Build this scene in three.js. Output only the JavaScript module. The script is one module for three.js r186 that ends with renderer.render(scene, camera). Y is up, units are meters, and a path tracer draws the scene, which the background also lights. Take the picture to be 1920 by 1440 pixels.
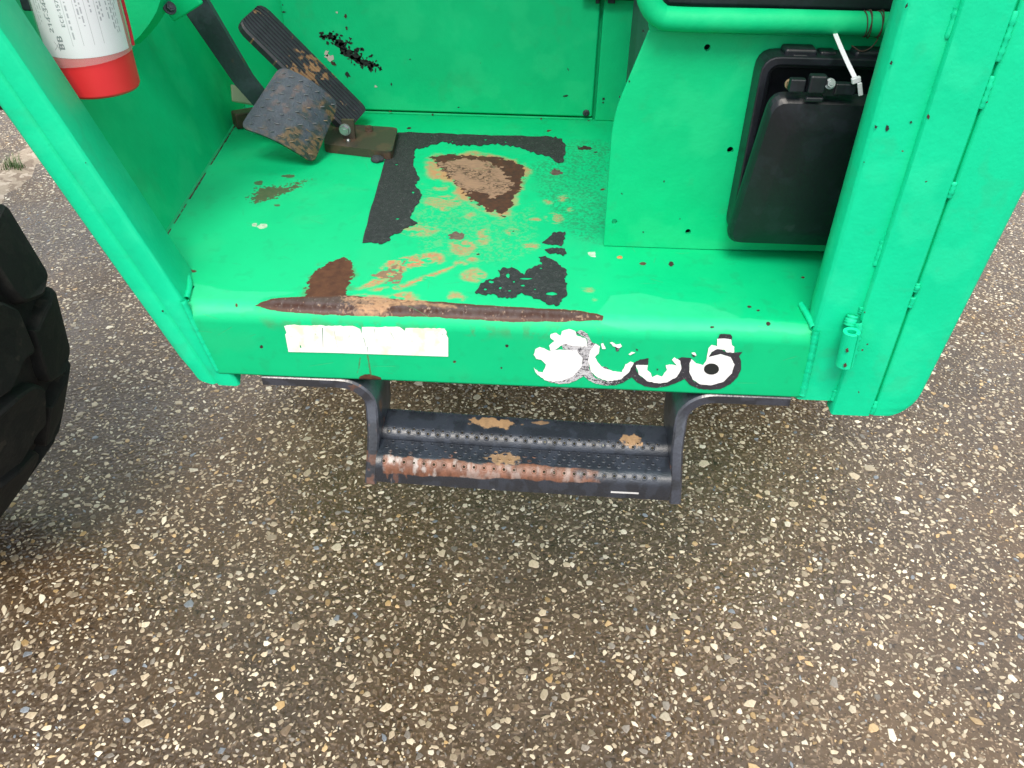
import * as THREE from 'three';
import { RoundedBoxGeometry } from 'three/addons/geometries/RoundedBoxGeometry.js';
import { mergeGeometries, toCreasedNormals } from 'three/addons/utils/BufferGeometryUtils.js';

// ------------------------------------------------------------------ camera, sky, sun, exposure
const scene = new THREE.Scene();
const camera = new THREE.PerspectiveCamera(49.72, 4 / 3, 0.05, 600);
camera.position.set(0, 1.6, 0.98);
camera.rotation.order = 'YXZ';
const DEG = Math.PI / 180;
camera.rotation.set(-37.2 * DEG, 2.0 * DEG, 1.1 * DEG);
camera.updateMatrixWorld(true);
scene.add(camera);

const renderer = new THREE.WebGLRenderer({ antialias: true });
renderer.toneMapping = THREE.LinearToneMapping;
renderer.toneMappingExposure = 2.25;
renderer.shadowMap.enabled = true;

{ // overcast sky: brighter towards the zenith, a little blue
  const w = 128, h = 64, d = new Float32Array(w * h * 4);
  for (let j = 0; j < h; j++) {
    const el = ((j + 0.5) / h - 0.5) * Math.PI, k = Math.max(0, Math.sin(el));
    for (let i = 0; i < w; i++) {
      const az = (i / w) * Math.PI * 2, c = 1 + 0.06 * Math.sin(az * 3 + el * 5) + 0.05 * Math.sin(az * 7 - el * 9 + 1);
      const L = (0.46 + 0.58 * k) * c, o = (j * w + i) * 4;
      d[o] = L * 0.955; d[o + 1] = L * 0.99; d[o + 2] = L * 1.045; d[o + 3] = 1;
    }
  }
  const t = new THREE.DataTexture(d, w, h, THREE.RGBAFormat, THREE.FloatType);
  t.mapping = THREE.EquirectangularReflectionMapping; t.magFilter = t.minFilter = THREE.LinearFilter; t.wrapS = THREE.RepeatWrapping; t.needsUpdate = true;
  scene.background = t; scene.environment = t;
}
const sun = new THREE.DirectionalLight(0xfff4e4, 1.5);
sun.position.set(-0.55, 5.4, 2.95); sun.target.position.set(0, 0.8, 0);
sun.castShadow = true; sun.shadow.radius = 45; sun.shadow.mapSize.set(2048, 2048);
Object.assign(sun.shadow.camera, { left: -4, right: 4, top: 4, bottom: -4, near: 0.1, far: 15 });
scene.add(sun, sun.target);

// ------------------------------------------------------------------ helpers
const V3 = (x, y, z) => new THREE.Vector3(x, y, z);
const F = 720 / Math.tan(49.72 * DEG / 2);
const ray = (px, py) => V3((px - 960) / F, (720 - py) / F, -1).applyQuaternion(camera.quaternion);
const onZ = (px, py, z) => { const d = ray(px, py), t = (z - camera.position.z) / d.z; return d.multiplyScalar(t).add(camera.position); };
const onY = (px, py, y) => { const d = ray(px, py), t = (y - camera.position.y) / d.y; return d.multiplyScalar(t).add(camera.position); };
const IQ = camera.quaternion.clone().invert();
const toPx = (v) => { const c = v.clone().sub(camera.position).applyQuaternion(IQ); return [960 + F * c.x / -c.z, 720 - F * c.y / -c.z, -c.z]; };
let seed = 12345;
const rnd = () => { seed = (seed + 0x6d2b79f5) | 0; let t = Math.imul(seed ^ (seed >>> 15), 1 | seed); t = (t + Math.imul(t ^ (t >>> 7), 61 | t)) ^ t; return ((t ^ (t >>> 14)) >>> 0) / 4294967296; };
const rr = (a, b) => a + (b - a) * rnd();
const clamp = (x, a = 0, b = 1) => x < a ? a : x > b ? b : x;
const ss = (a, b, x) => { const t = clamp((x - a) / (b - a)); return t * t * (3 - 2 * t); };
const LAT = new Float32Array(65536); for (let i = 0; i < 65536; i++) LAT[i] = rnd();
function vn(x, y, per = 256) { // value noise, periodic
  const xi = Math.floor(x), yi = Math.floor(y); let fx = x - xi, fy = y - yi; fx = fx * fx * (3 - 2 * fx); fy = fy * fy * (3 - 2 * fy);
  let x0, x1, y0, y1;
  if (per === 256) { x0 = xi & 255; x1 = (xi + 1) & 255; y0 = (yi & 255) << 8; y1 = ((yi + 1) & 255) << 8; } else { x0 = xi % per; if (x0 < 0) x0 += per; x1 = x0 + 1 === per ? 0 : x0 + 1; y0 = yi % per; if (y0 < 0) y0 += per; y1 = (y0 + 1 === per ? 0 : y0 + 1) << 8; y0 <<= 8; }
  const a = LAT[x0 | y0], b = LAT[x1 | y0], c = LAT[x0 | y1], e = LAT[x1 | y1];
  return a + (b - a) * fx + (c - a + (a - b - c + e) * fx) * fy;
}
const fbm = (x, y, o = 4) => { let s = 0, a = 0.5, n = 0; for (let i = 0; i < o; i++) { s += a * vn(x + i * 17.3, y + i * 5.7); n += a; x *= 2; y *= 2; a *= 0.5; } return s / n; };
const fbmT = (x, y, o, per) => { let s = 0, a = 0.5, n = 0; for (let i = 0; i < o; i++) { s += a * vn(x, y, per); n += a; x *= 2; y *= 2; per = Math.min(256, per * 2); a *= 0.5; } return s / n; };
const ENC = new Float32Array(4097); for (let i = 0; i < 4097; i++) { const l = i / 4096; ENC[i] = 255 * (l <= 0.0031308 ? 12.92 * l : 1.055 * Math.pow(l, 1 / 2.4) - 0.055); }
const enc = (l) => ENC[(l * 4096) | 0];
const lin = (hex) => { const c = new THREE.Color(hex); return [c.r, c.g, c.b]; };
function dtex(w, h, fn, srgb, repeat = true) { // fn(i, j, out) writes linear 0..1
  const d = new Uint8Array(w * h * 4), o = [0, 0, 0];
  for (let j = 0, p = 0; j < h; j++) for (let i = 0; i < w; i++, p += 4) { fn(i, j, o); for (let k = 0; k < 3; k++) d[p + k] = srgb ? enc(clamp(o[k])) : 255 * clamp(o[k]); d[p + 3] = 255; }
  const t = new THREE.DataTexture(d, w, h); t.magFilter = THREE.LinearFilter; t.minFilter = THREE.LinearMipmapLinearFilter; t.generateMipmaps = true;
  t.wrapS = t.wrapT = repeat ? THREE.RepeatWrapping : THREE.ClampToEdgeWrapping; if (srgb) t.colorSpace = THREE.SRGBColorSpace; t.needsUpdate = true; return t;
}
const used = new Map();
const numbered = (n) => { const k = used.get(n) || 0; used.set(n, k + 1); return k ? n + '_' + String(k).padStart(3, '0') : n; };
const shade = (o) => { o.castShadow = o.receiveShadow = true; return o; };
function mesh(name, geo, mat, parent) { const m = shade(new THREE.Mesh(geo, mat)); m.name = parent === scene ? numbered(name) : name; parent.add(m); return m; }
function group(name, parent, pos) { const g = new THREE.Group(); g.name = parent === scene ? numbered(name) : name; if (pos) g.position.copy(pos); parent.add(g); return g; }
function tag(o, label, category, grp) { o.userData.label = label; o.userData.category = category; if (grp) o.userData.group = grp; return o; }
function boxUV(g, s = 1) { // planar uv in metres by the dominant axis of each face
  g = g.index ? g.toNonIndexed() : g; const p = g.attributes.position, uv = new Float32Array(p.count * 2), a = V3(), b = V3(), c = V3();
  for (let i = 0; i < p.count; i += 3) {
    a.fromBufferAttribute(p, i); b.fromBufferAttribute(p, i + 1); c.fromBufferAttribute(p, i + 2);
    const n = b.clone().sub(a).cross(c.clone().sub(a)), x = Math.abs(n.x), y = Math.abs(n.y), z = Math.abs(n.z);
    [a, b, c].forEach((q, k) => { const o = (i + k) * 2; if (y >= x && y >= z) { uv[o] = q.x * s; uv[o + 1] = q.z * s; } else if (z >= x) { uv[o] = q.x * s; uv[o + 1] = q.y * s; } else { uv[o] = q.z * s; uv[o + 1] = q.y * s; } });
  }
  g.setAttribute('uv', new THREE.BufferAttribute(uv, 2)); return g;
}
const rbox = (w, h, d, r, x, y, z, seg = 3) => boxUV(new RoundedBoxGeometry(w, h, d, seg, r).translate(x, y, z));
const rspan = (x0, x1, y0, y1, z0, z1, r = 0.003) => rbox(x1 - x0, y1 - y0, z1 - z0, Math.min(r, (x1 - x0) * 0.49, (y1 - y0) * 0.49, (z1 - z0) * 0.49), (x0 + x1) / 2, (y0 + y1) / 2, (z0 + z1) / 2);
function roundPoly(pts, radii, n = 5) { // pts [[x,y]], radius per corner
  const out = [], N = pts.length;
  for (let i = 0; i < N; i++) {
    const p = new THREE.Vector2(...pts[i]), a = new THREE.Vector2(...pts[(i + N - 1) % N]).sub(p), b = new THREE.Vector2(...pts[(i + 1) % N]).sub(p);
    const r = Math.min(Array.isArray(radii) ? radii[i] : radii, a.length() * 0.45, b.length() * 0.45);
    if (r < 1e-5) { out.push([p.x, p.y]); continue; }
    a.setLength(r); b.setLength(r);
    for (let k = 0; k <= n; k++) { const t = k / n; out.push([p.x + a.x * (1 - t) ** 2 + b.x * t * t, p.y + a.y * (1 - t) ** 2 + b.y * t * t]); }
  }
  return out;
}
function loft(rings, cap = true, crease = 0.7) { // rings: arrays of Vector3 with equal count, closed
  const n = rings[0].length, pos = [], idx = [];
  rings.forEach((r) => r.forEach((v) => pos.push(v.x, v.y, v.z)));
  for (let k = 0; k + 1 < rings.length; k++) for (let i = 0; i < n; i++) { const j = (i + 1) % n, a = k * n + i, b = k * n + j, c = a + n, d = b + n; idx.push(a, b, d, a, d, c); }
  if (cap) for (const [k, flip] of [[0, 1], [rings.length - 1, 0]]) {
    const R = rings[k], nrm = V3(), o = R.reduce((s, v) => s.add(v), V3()).divideScalar(n);
    for (let i = 0; i < n; i++) nrm.add(R[i].clone().sub(o).cross(R[(i + 1) % n].clone().sub(o)));
    nrm.normalize(); const u = R[1].clone().sub(R[0]).normalize(), v = nrm.clone().cross(u);
    const f2 = R.map((q) => new THREE.Vector2(q.clone().sub(o).dot(u), q.clone().sub(o).dot(v)));
    for (const t of THREE.ShapeUtils.triangulateShape(f2, [])) idx.push(...(flip ? [k * n + t[0], k * n + t[2], k * n + t[1]] : t.map((q) => k * n + q)));
  }
  const g = new THREE.BufferGeometry(); g.setAttribute('position', new THREE.Float32BufferAttribute(pos, 3)); g.setIndex(idx);
  return boxUV(toCreasedNormals(g, crease));
}
// upright prism from a plan profile [[x, z]], sheared in x with height
function prism(prof, y0, y1, shear = 0, yref = y0, rows = 1) {
  if (THREE.ShapeUtils.area(prof.map((p) => new THREE.Vector2(...p))) > 0) prof = prof.slice().reverse();
  const rings = []; for (let k = 0; k <= rows; k++) { const y = y0 + (y1 - y0) * k / rows; rings.push(prof.map(([x, z]) => V3(x + shear * (y - yref), y, z))); }
  return loft(rings);
}
function jag(poly, step, amp, closed = true) { // subdivide and fray an outline
  const out = [], N = poly.length;
  for (let i = 0; i < (closed ? N : N - 1); i++) {
    const [ax, ay] = poly[i], [bx, by] = poly[(i + 1) % N], L = Math.hypot(bx - ax, by - ay), n = Math.max(1, Math.round(L / step)), nx = -(by - ay) / L, ny = (bx - ax) / L;
    for (let k = 0; k < n; k++) { const t = k / n, e = k ? (rnd() - 0.5) * 2 * amp : (rnd() - 0.5) * amp; out.push([ax + (bx - ax) * t + nx * e, ay + (by - ay) * t + ny * e]); }
  }
  return out;
}
function tubeGeo(pts, r, seg = 24, rad = 10, tension = 0.5) { return boxUV(new THREE.TubeGeometry(new THREE.CatmullRomCurve3(pts, false, 'catmullrom', tension), seg, r, rad, false)); }
// thin sheet with a traced outline, lying on a horizontal (y) or upright (z) plane
function sheet(polyPx, axis, level, lift, thick, holes = []) {
  const f = (p) => { const v = axis === 'y' ? onY(p[0], p[1], level) : onZ(p[0], p[1], level); return axis === 'y' ? new THREE.Vector2(v.x, -v.z) : new THREE.Vector2(v.x, v.y); };
  const sh = new THREE.Shape(polyPx.map(f)); holes.forEach((h) => sh.holes.push(new THREE.Path(h.map(f))));
  const g = new THREE.ExtrudeGeometry(sh, { depth: thick, bevelEnabled: false });
  if (axis === 'y') g.rotateX(-Math.PI / 2).translate(0, level + lift, 0); else g.translate(0, 0, level + lift);
  return boxUV(g);
}
const zoomPx = (pts, ox, oy, s) => pts.map(([x, y]) => [ox + x / s, oy + y / s]);
function bolt(r, h, washer = 1.5) { // hex bolt with flange, axis +y
  return mergeGeometries([boxUV(toCreasedNormals(new THREE.CylinderGeometry(r * 0.96, r, h, 6), 0.3).translate(0, h * 0.75, 0)), boxUV(new THREE.CylinderGeometry(r * washer * 0.95, r * washer, h * 0.28, 20).translate(0, h * 0.14, 0)), boxUV(new THREE.CylinderGeometry(r * 0.5, r * 0.55, h * 0.25, 10).translate(0, h * 1.3, 0))]);
}

// ------------------------------------------------------------------ materials
const S = (o) => new THREE.MeshPhysicalMaterial(o);
const GREEN = [0.0, 0.49, 0.195];
const paintMap = (c, wear) => { const m = dtex(1024, 1024, (i, j, o) => {
  const x = i / 1024, y = j / 1024, a = fbmT(x * 6, y * 6, 5, 6), b = fbmT(x * 40, y * 40, 3, 40), k = 0.9 + 0.16 * a + 0.06 * (b - 0.5);
  const fade = ss(0.5, 0.72, fbmT(x * 9 + 40, y * 9, 4, 9)) * wear, grime = ss(0.64, 0.8, fbmT(x * 14, y * 14 + 30, 5, 14)) * 0.25;
  const sp = vn(x * 160 + 3, y * 160, 160) > 0.992 ? 0.25 : 0;
  for (let q = 0; q < 3; q++) { let v = c[q] * k; v = v + (c[q] * 1.1 + 0.02 - v) * fade; v = v + ([0.07, 0.12, 0.05][q] - v) * (grime * 0.35 + sp); o[q] = v; }
}, true); m.repeat.set(2, 2); return m; };
const paintRough = dtex(512, 512, (i, j, o) => { const x = i / 512, y = j / 512; o[0] = o[2] = 0; o[1] = 0.4 + 0.3 * fbmT(x * 8, y * 8, 5, 8) + 0.08 * vn(x * 120, y * 120, 120); }, false); paintRough.repeat.set(2, 2);
const paintBump = dtex(1024, 1024, (i, j, o) => { const x = i / 1024, y = j / 1024; o[0] = o[1] = o[2] = 0.6 * fbmT(x * 5, y * 5, 3, 5) + 0.25 * fbmT(x * 60, y * 60, 2, 60) + 0.15 * fbmT(x * 180, y * 180, 2, 180); }, false); paintBump.repeat.set(2, 2);
const green = S({ map: paintMap(GREEN, 0.35), roughnessMap: paintRough, roughness: 1, bumpMap: paintBump, bumpScale: 0.0008, specularIntensity: 0.5 });
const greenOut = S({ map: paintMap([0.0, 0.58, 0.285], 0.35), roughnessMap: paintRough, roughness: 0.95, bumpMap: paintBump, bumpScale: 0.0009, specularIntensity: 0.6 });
const metalNoise = (c1, c2, c3, f = 8, t1 = 0.55, t2 = 0.66) => dtex(512, 512, (i, j, o) => {
  const x = i / 512, y = j / 512, a = fbmT(x * f, y * f, 5, f), b = fbmT(x * f + 50, y * f + 9, 5, f), k = 0.85 + 0.3 * vn(x * 90, y * 90, 90), m1 = ss(t1, t1 + 0.08, a), m2 = ss(t2, t2 + 0.06, b);
  for (let q = 0; q < 3; q++) { let v = c1[q]; v += (c2[q] - v) * m1; v += (c3[q] - v) * m2; o[q] = v * k; }
}, true);
const blackSteel = S({ map: metalNoise([0.024, 0.03, 0.04], [0.034, 0.042, 0.056], [0.07, 0.045, 0.035], 6, 0.5, 0.72), roughness: 0.42, bumpMap: paintBump, bumpScale: 0.0012 });
blackSteel.map.repeat.set(4, 4);
const rustyPlate = S({ map: metalNoise([0.045, 0.035, 0.025], [0.07, 0.045, 0.03], [0.03, 0.03, 0.03], 6), roughness: 0.5 }); rustyPlate.map.repeat.set(5, 5);
const zinc = S({ color: 0xa4a7ab, metalness: 0.85, roughness: 0.38 });
const zincOld = S({ color: 0x8a7a62, metalness: 0.7, roughness: 0.45 });
const blackPlastic = S({ map: metalNoise([0.006, 0.008, 0.0125], [0.009, 0.0115, 0.018], [0.015, 0.018, 0.025], 10, 0.55, 0.74), roughness: 0.42, bumpMap: paintBump, bumpScale: 0.0004 }); blackPlastic.map.repeat.set(4, 4);
const rubber = S({ map: metalNoise([0.01, 0.0105, 0.0105], [0.015, 0.015, 0.014], [0.035, 0.031, 0.026], 7, 0.5, 0.72), roughness: 0.85, specularIntensity: 0.6, bumpMap: paintBump, bumpScale: 0.002 }); rubber.map.repeat.set(3, 3);
const rustChip = S({ map: metalNoise([0.05, 0.026, 0.018], [0.09, 0.045, 0.03], [0.02, 0.015, 0.012], 9), roughness: 0.85 }); rustChip.map.repeat.set(12, 12);
const darkChip = S({ color: new THREE.Color().setRGB(0.012, 0.016, 0.015), roughness: 0.6 });
const whiteSmear = S({ color: 0xcfd6c8, roughness: 0.8 });
const nylon = S({ color: 0xdfe3ea, roughness: 0.4, transmission: 0.15 });
const redPaint = S({ color: new THREE.Color().setRGB(0.72, 0.022, 0.03), roughness: 0.5, clearcoat: 0.15, clearcoatRoughness: 0.3 });

// ------------------------------------------------------------------ ground
const ground = (() => {
  const xs = [], zs = [], span = (a, b, n, arr) => { for (let i = 0; i < n; i++) arr.push(a + (b - a) * i / n); };
  span(-150, -5, 10, xs); span(-5, 5, 200, xs); span(5, 150.1, 11, xs); span(-150, -6, 10, zs); span(-6, 2, 160, zs); span(2, 150.1, 11, zs);
  const pos = [], uv = [], col = [], idx = [];
  for (const z of zs) for (const x of xs) {
    const near = Math.abs(x) < 6 && z > -7 && z < 4;
    pos.push(x, near ? (fbm(x * 1.2 + 60, z * 1.2 + 60, 3) - 0.5) * 0.004 : 0, z); uv.push(x / 1.6, z / 1.6);
    const a = fbm(x * 1.6 + 30, z * 1.6 + 80, 4), b = fbm(x * 4 + 90, z * 4 + 20, 4), k = 0.7 + 0.6 * a, w = ss(0.4, 0.68, b);
    col.push(k * (1 + 0.06 * w), k, k * (1 - 0.1 * w));
  }
  const W = xs.length;
  for (let j = 0; j + 1 < zs.length; j++) for (let i = 0; i + 1 < W; i++) { const a = j * W + i; idx.push(a, a + W, a + 1, a + 1, a + W, a + W + 1); }
  const g = new THREE.BufferGeometry(); g.setAttribute('position', new THREE.Float32BufferAttribute(pos, 3)); g.setAttribute('uv', new THREE.Float32BufferAttribute(uv, 2)); g.setAttribute('color', new THREE.Float32BufferAttribute(col, 3)); g.setIndex(idx); g.computeVertexNormals();
  const N = 2048, map = dtex(N, N, (i, j, o) => { // wet brown mortar with sand grains
    const x = i / N, y = j / N, a = fbmT(x * 24, y * 24, 4, 24), s1 = vn(x * 256, y * 256, 256), s2 = vn(x * 256 * 2 + 0.5, y * 256 * 2, 256), k = 0.72 + 0.55 * a;
    o[0] = 0.07 * k; o[1] = 0.046 * k; o[2] = 0.027 * k;
    const f = ss(0.74, 0.86, s1) * 0.5 + ss(0.8, 0.9, s2) * 0.6, dk = ss(0.16, 0.08, s1) * 0.6, h = LAT[((i >> 2) * 31 + (j >> 2) * 17) & 65535];
    for (let q = 0; q < 3; q++) { o[q] += ([0.27, 0.2, 0.14][q] * (0.6 + 0.6 * h) - o[q]) * f; o[q] *= 1 - dk; }
  }, true);
  const rough = dtex(1024, 1024, (i, j, o) => { const x = i / 1024, y = j / 1024; o[0] = o[2] = 0; o[1] = clamp(0.2 + 0.45 * (fbmT(x * 6, y * 6, 4, 6) - 0.3) + 0.25 * vn(x * 200, y * 200, 200)); }, false);
  const bump = dtex(2048, 2048, (i, j, o) => { const x = i / 2048, y = j / 2048; o[0] = o[1] = o[2] = 0.5 * fbmT(x * 60, y * 60, 3, 60) + 0.5 * vn(x * 256, y * 256, 256); }, false);
  const m = mesh('ground', g, S({ map, vertexColors: true, roughnessMap: rough, roughness: 1, bumpMap: bump, bumpScale: 0.0035, specularIntensity: 1 }), scene);
  m.userData.kind = 'structure'; m.userData.label = 'wet brown exposed aggregate concrete paving'; return m;
})();
const groundY = (x, z) => (fbm(x * 1.2 + 60, z * 1.2 + 60, 3) - 0.5) * 0.004;

{ // aggregate pebbles set in the concrete: flat stones with a bevelled rim
  const tones = [[0.52, 0.43, 0.31], [0.6, 0.52, 0.39], [0.42, 0.34, 0.24], [0.68, 0.61, 0.49], [0.3, 0.24, 0.17], [0.24, 0.21, 0.18], [0.42, 0.28, 0.13], [0.2, 0.22, 0.25], [0.2, 0.14, 0.09], [0.52, 0.36, 0.19]];
  const wts = [0.2, 0.17, 0.16, 0.1, 0.14, 0.08, 0.025, 0.025, 0.07, 0.03];
  const pick = () => { let u = rnd(), k = 0; while (k < wts.length - 1 && (u -= wts[k]) > 0) k++; return k; };
  const cells = new Map(), CS = 0.02, list = [];
  const free = (x, z, r) => { const ci = Math.floor(x / CS), cj = Math.floor(z / CS); for (let a = -1; a <= 1; a++) for (let b = -1; b <= 1; b++) for (const q of cells.get((ci + a) * 100003 + cj + b) || []) if ((q.x - x) ** 2 + (q.z - z) ** 2 < (0.66 * (q.r + r)) ** 2) return false; return true; };
  const inView = (x, z, m) => { const [px, py, d] = toPx(V3(x, 0, z)); return d > 0 && px > -m && px < 1920 + m && py > -m && py < 1440 + m; };
  for (let k = 0; k < 330000 && list.length < 90000; k++) {
    const x = rr(-3.3, 3), z = rr(-3.6, 0.75); if (!inView(x, z, 260)) continue;
    const u = rnd(), r = k < 95000 ? 0.0048 + 0.0062 * u ** 2.2 + (u > 0.985 ? rr(0.002, 0.006) : 0) : rr(0.002, 0.005);
    if (!free(x, z, r)) continue;
    const p = { x, z, r, a: rr(0, 6.283), e: rr(0.32, 0.95), t: pick(), s: 1 }; list.push(p);
    const key = Math.floor(x / CS) * 100003 + Math.floor(z / CS); if (!cells.has(key)) cells.set(key, []); cells.get(key).push(p);
  }
  const variant = (n) => { const a = []; for (let i = 0; i < n; i++) { const t = (i + rr(-0.36, 0.36)) / n * Math.PI * 2, q = rr(0.62, 1.2); a.push([Math.cos(t) * q, Math.sin(t) * q]); } return a; };
  const outlines = []; for (let k = 0; k < 24; k++) outlines.push(variant(4 + Math.floor(rnd() * 4)));
  const build = (p, pos, idx, col, cx, cy, cz) => {
    const o = outlines[Math.floor(rnd() * 24)], n = o.length, base = pos.length / 3, ca = Math.cos(p.a), sa = Math.sin(p.a), h = Math.min(0.0016, p.r * 0.22) * rr(0.5, 1.1), tx = rr(-0.05, 0.05), tz = rr(-0.05, 0.05), c = tones[p.t], k = rr(0.56, 1.06) * (0.78 + 0.5 * fbm(p.x * 1.7 + 12, p.z * 1.7 + 66, 4));
    for (const [s, y] of [[1.04, -0.0015], [1.0, h * 0.5], [0.8, h]]) for (const [ox, oz] of o) { const lx = ox * p.r * s, lz = oz * p.r * p.e * s, X = lx * ca - lz * sa, Z = lx * sa + lz * ca; pos.push(p.x + X - cx, groundY(p.x, p.z) + y + (y > 0 ? X * tx + Z * tz : 0) - cy, p.z + Z - cz); col.push(c[0] * k, c[1] * k, c[2] * k); }
    for (let q = 0; q < 2; q++) for (let i = 0; i < n; i++) { const j = (i + 1) % n, a = base + q * n + i, b = base + q * n + j; idx.push(a, a + n, b, b, a + n, b + n); }
    for (let i = 1; i + 1 < n; i++) idx.push(base + 2 * n, base + 2 * n + i + 1, base + 2 * n + i);
  };
  const geo = (pos, idx, col) => { const g = new THREE.BufferGeometry(); g.setAttribute('position', new THREE.Float32BufferAttribute(pos, 3)); g.setAttribute('color', new THREE.Float32BufferAttribute(col, 3)); g.setIndex(idx); g.computeVertexNormals(); const p = g.attributes.position, uv = new Float32Array(p.count * 2); for (let i = 0; i < p.count; i++) { uv[2 * i] = p.getX(i) * 8; uv[2 * i + 1] = p.getZ(i) * 8; } g.setAttribute('uv', new THREE.BufferAttribute(uv, 2)); return g; };
  const stoneMap = dtex(512, 512, (i, j, o) => { const x = i / 512, y = j / 512, k = 0.72 + 0.5 * fbmT(x * 30, y * 30, 4, 30); o[0] = k; o[1] = k * 0.985; o[2] = k * 0.96; }, true);
  const stone = S({ map: stoneMap, vertexColors: true, roughness: 0.32 });
  list.forEach((p) => { const [px, py, d] = toPx(V3(p.x, 0, p.z)); p.s = px > 5 && px < 1915 && py > 730 && py < 1435 && !(py < 960 && px > 660 && px < 1310) ? p.r * Math.sqrt(p.e) / d : 0; });
  list.sort((a, b) => b.s - a.s);
  for (const p of list.slice(0, 300)) { const pos = [], idx = [], col = []; build(p, pos, idx, col, p.x, 0, p.z); const m = mesh('pebble', geo(pos, idx, col), stone, ground); m.position.set(p.x, 0, p.z); }
  const pos = [], idx = [], col = []; for (const p of list.slice(300)) build(p, pos, idx, col, 0, 0, 0);
  const m = mesh('aggregate_pebbles', geo(pos, idx, col), stone, ground); m.userData.kind = 'stuff'; m.userData.label = 'pale pebbles set flush in the concrete';
}

{ // soil washed into a joint, with a grass tuft
  const a = onY(-60, 395, 0), b = onY(95, 262, 0), n = 26, pos = [], idx = [], uv = [], W = 9;
  const dir = b.clone().sub(a), L = dir.length(); dir.normalize(); const nx = -dir.z, nz = dir.x;
  for (let i = 0; i <= n; i++) for (let j = 0; j <= W; j++) {
    const t = i / n, w = 0.085 * (0.75 + 0.7 * fbm(i * 0.4, 3.3, 3)), v = (j / W - 0.5) * 2, off = v * w + 0.06 * (fbm(i * 0.3, 70, 2) - 0.5), x = a.x + dir.x * L * t + nx * off, z = a.z + dir.z * L * t + nz * off;
    pos.push(x, groundY(x, z) + (1 - v * v) * 0.009 * (0.5 + fbm(x * 30, z * 30, 3)) - 0.0005, z); uv.push(x, z);
  }
  for (let i = 0; i < n; i++) for (let j = 0; j < W; j++) { const q = i * (W + 1) + j; idx.push(q, q + 1, q + W + 1, q + 1, q + W + 2, q + W + 1); }
  const g = new THREE.BufferGeometry(); g.setAttribute('position', new THREE.Float32BufferAttribute(pos, 3)); g.setAttribute('uv', new THREE.Float32BufferAttribute(uv, 2)); g.setIndex(idx); g.computeVertexNormals();
  const mm = metalNoise([0.3, 0.24, 0.18], [0.2, 0.15, 0.11], [0.4, 0.33, 0.26], 12, 0.5, 0.62); mm.repeat.set(3, 3);
  const soil = mesh('soil_strip', g, S({ map: mm, roughness: 0.9, side: THREE.DoubleSide }), scene); soil.userData.kind = 'structure'; soil.userData.label = 'sandy soil washed into the paving joint';
  const c = onY(27, 318, 0), bl = [];
  for (let k = 0; k < 70; k++) {
    const an = rr(0, 6.283), h = rr(0.03, 0.09), lean = rr(0.2, 1.1), w = rr(0.0015, 0.003), p = [], id = [], ox = rr(-0.05, 0.05), oz = rr(-0.03, 0.03), sx = -Math.sin(an) * w, sz = Math.cos(an) * w;
    for (let i = 0; i <= 4; i++) { const t = i / 4, r = lean * h * t * t, y = h * t * (1 - 0.25 * t * lean), ww = 1 - t * 0.95; p.push(ox + Math.cos(an) * r + sx * ww, y, oz + Math.sin(an) * r + sz * ww, ox + Math.cos(an) * r - sx * ww, y, oz + Math.sin(an) * r - sz * ww); if (i < 4) { const q = i * 2; id.push(q, q + 1, q + 2, q + 1, q + 3, q + 2); } }
    const gg = new THREE.BufferGeometry(); gg.setAttribute('position', new THREE.Float32BufferAttribute(p, 3)); gg.setIndex(id); gg.computeVertexNormals(); bl.push(gg);
  }
  const tuft = mesh('grass_tuft', mergeGeometries(bl), S({ color: new THREE.Color().setRGB(0.07, 0.14, 0.035), roughness: 0.7, side: THREE.DoubleSide, transmission: 0.2 }), scene); tuft.position.set(c.x, groundY(c.x, c.z) + 0.004, c.z);
  tag(tuft, 'small green grass tuft growing in the sandy paving joint', 'grass tuft');
}

// ------------------------------------------------------------------ telehandler
const cab = group('telehandler', scene);
tag(cab, 'green telehandler with open cab, worn floor, pedals and boarding step', 'telehandler');
const part = (name, geo, mat, parent = cab, label) => { const m = mesh(name, geo, mat, parent); if (label) m.userData.label = label; return m; };

// --- floor plate folded down into the sill, with worn paint
const FZ = 0.047, RB = 0.025, Y0 = 1.0, YB = 0.887, ZB = -0.73;
const profile = (() => { const p = [[ZB, Y0]]; for (let k = 1; k <= 26; k++) p.push([ZB + (FZ - RB - ZB) * k / 26, Y0]); for (let k = 1; k <= 10; k++) { const a = k / 10 * Math.PI / 2; p.push([FZ - RB + RB * Math.sin(a), Y0 - RB + RB * Math.cos(a)]); } for (let k = 1; k <= 6; k++) p.push([FZ, Y0 - RB + (YB + 0.004 - Y0 + RB) * k / 6]); p.push([FZ - 0.001, YB + 0.001]); p.push([FZ - 0.004, YB]); p.push([FZ - 0.05, YB]); return p; })();
const plen = [0]; for (let i = 1; i < profile.length; i++) plen.push(plen[i - 1] + Math.hypot(profile[i][0] - profile[i - 1][0], profile[i][1] - profile[i - 1][1]));
const SL = plen[plen.length - 1], X0 = -0.66, X1 = 0.47;
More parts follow.
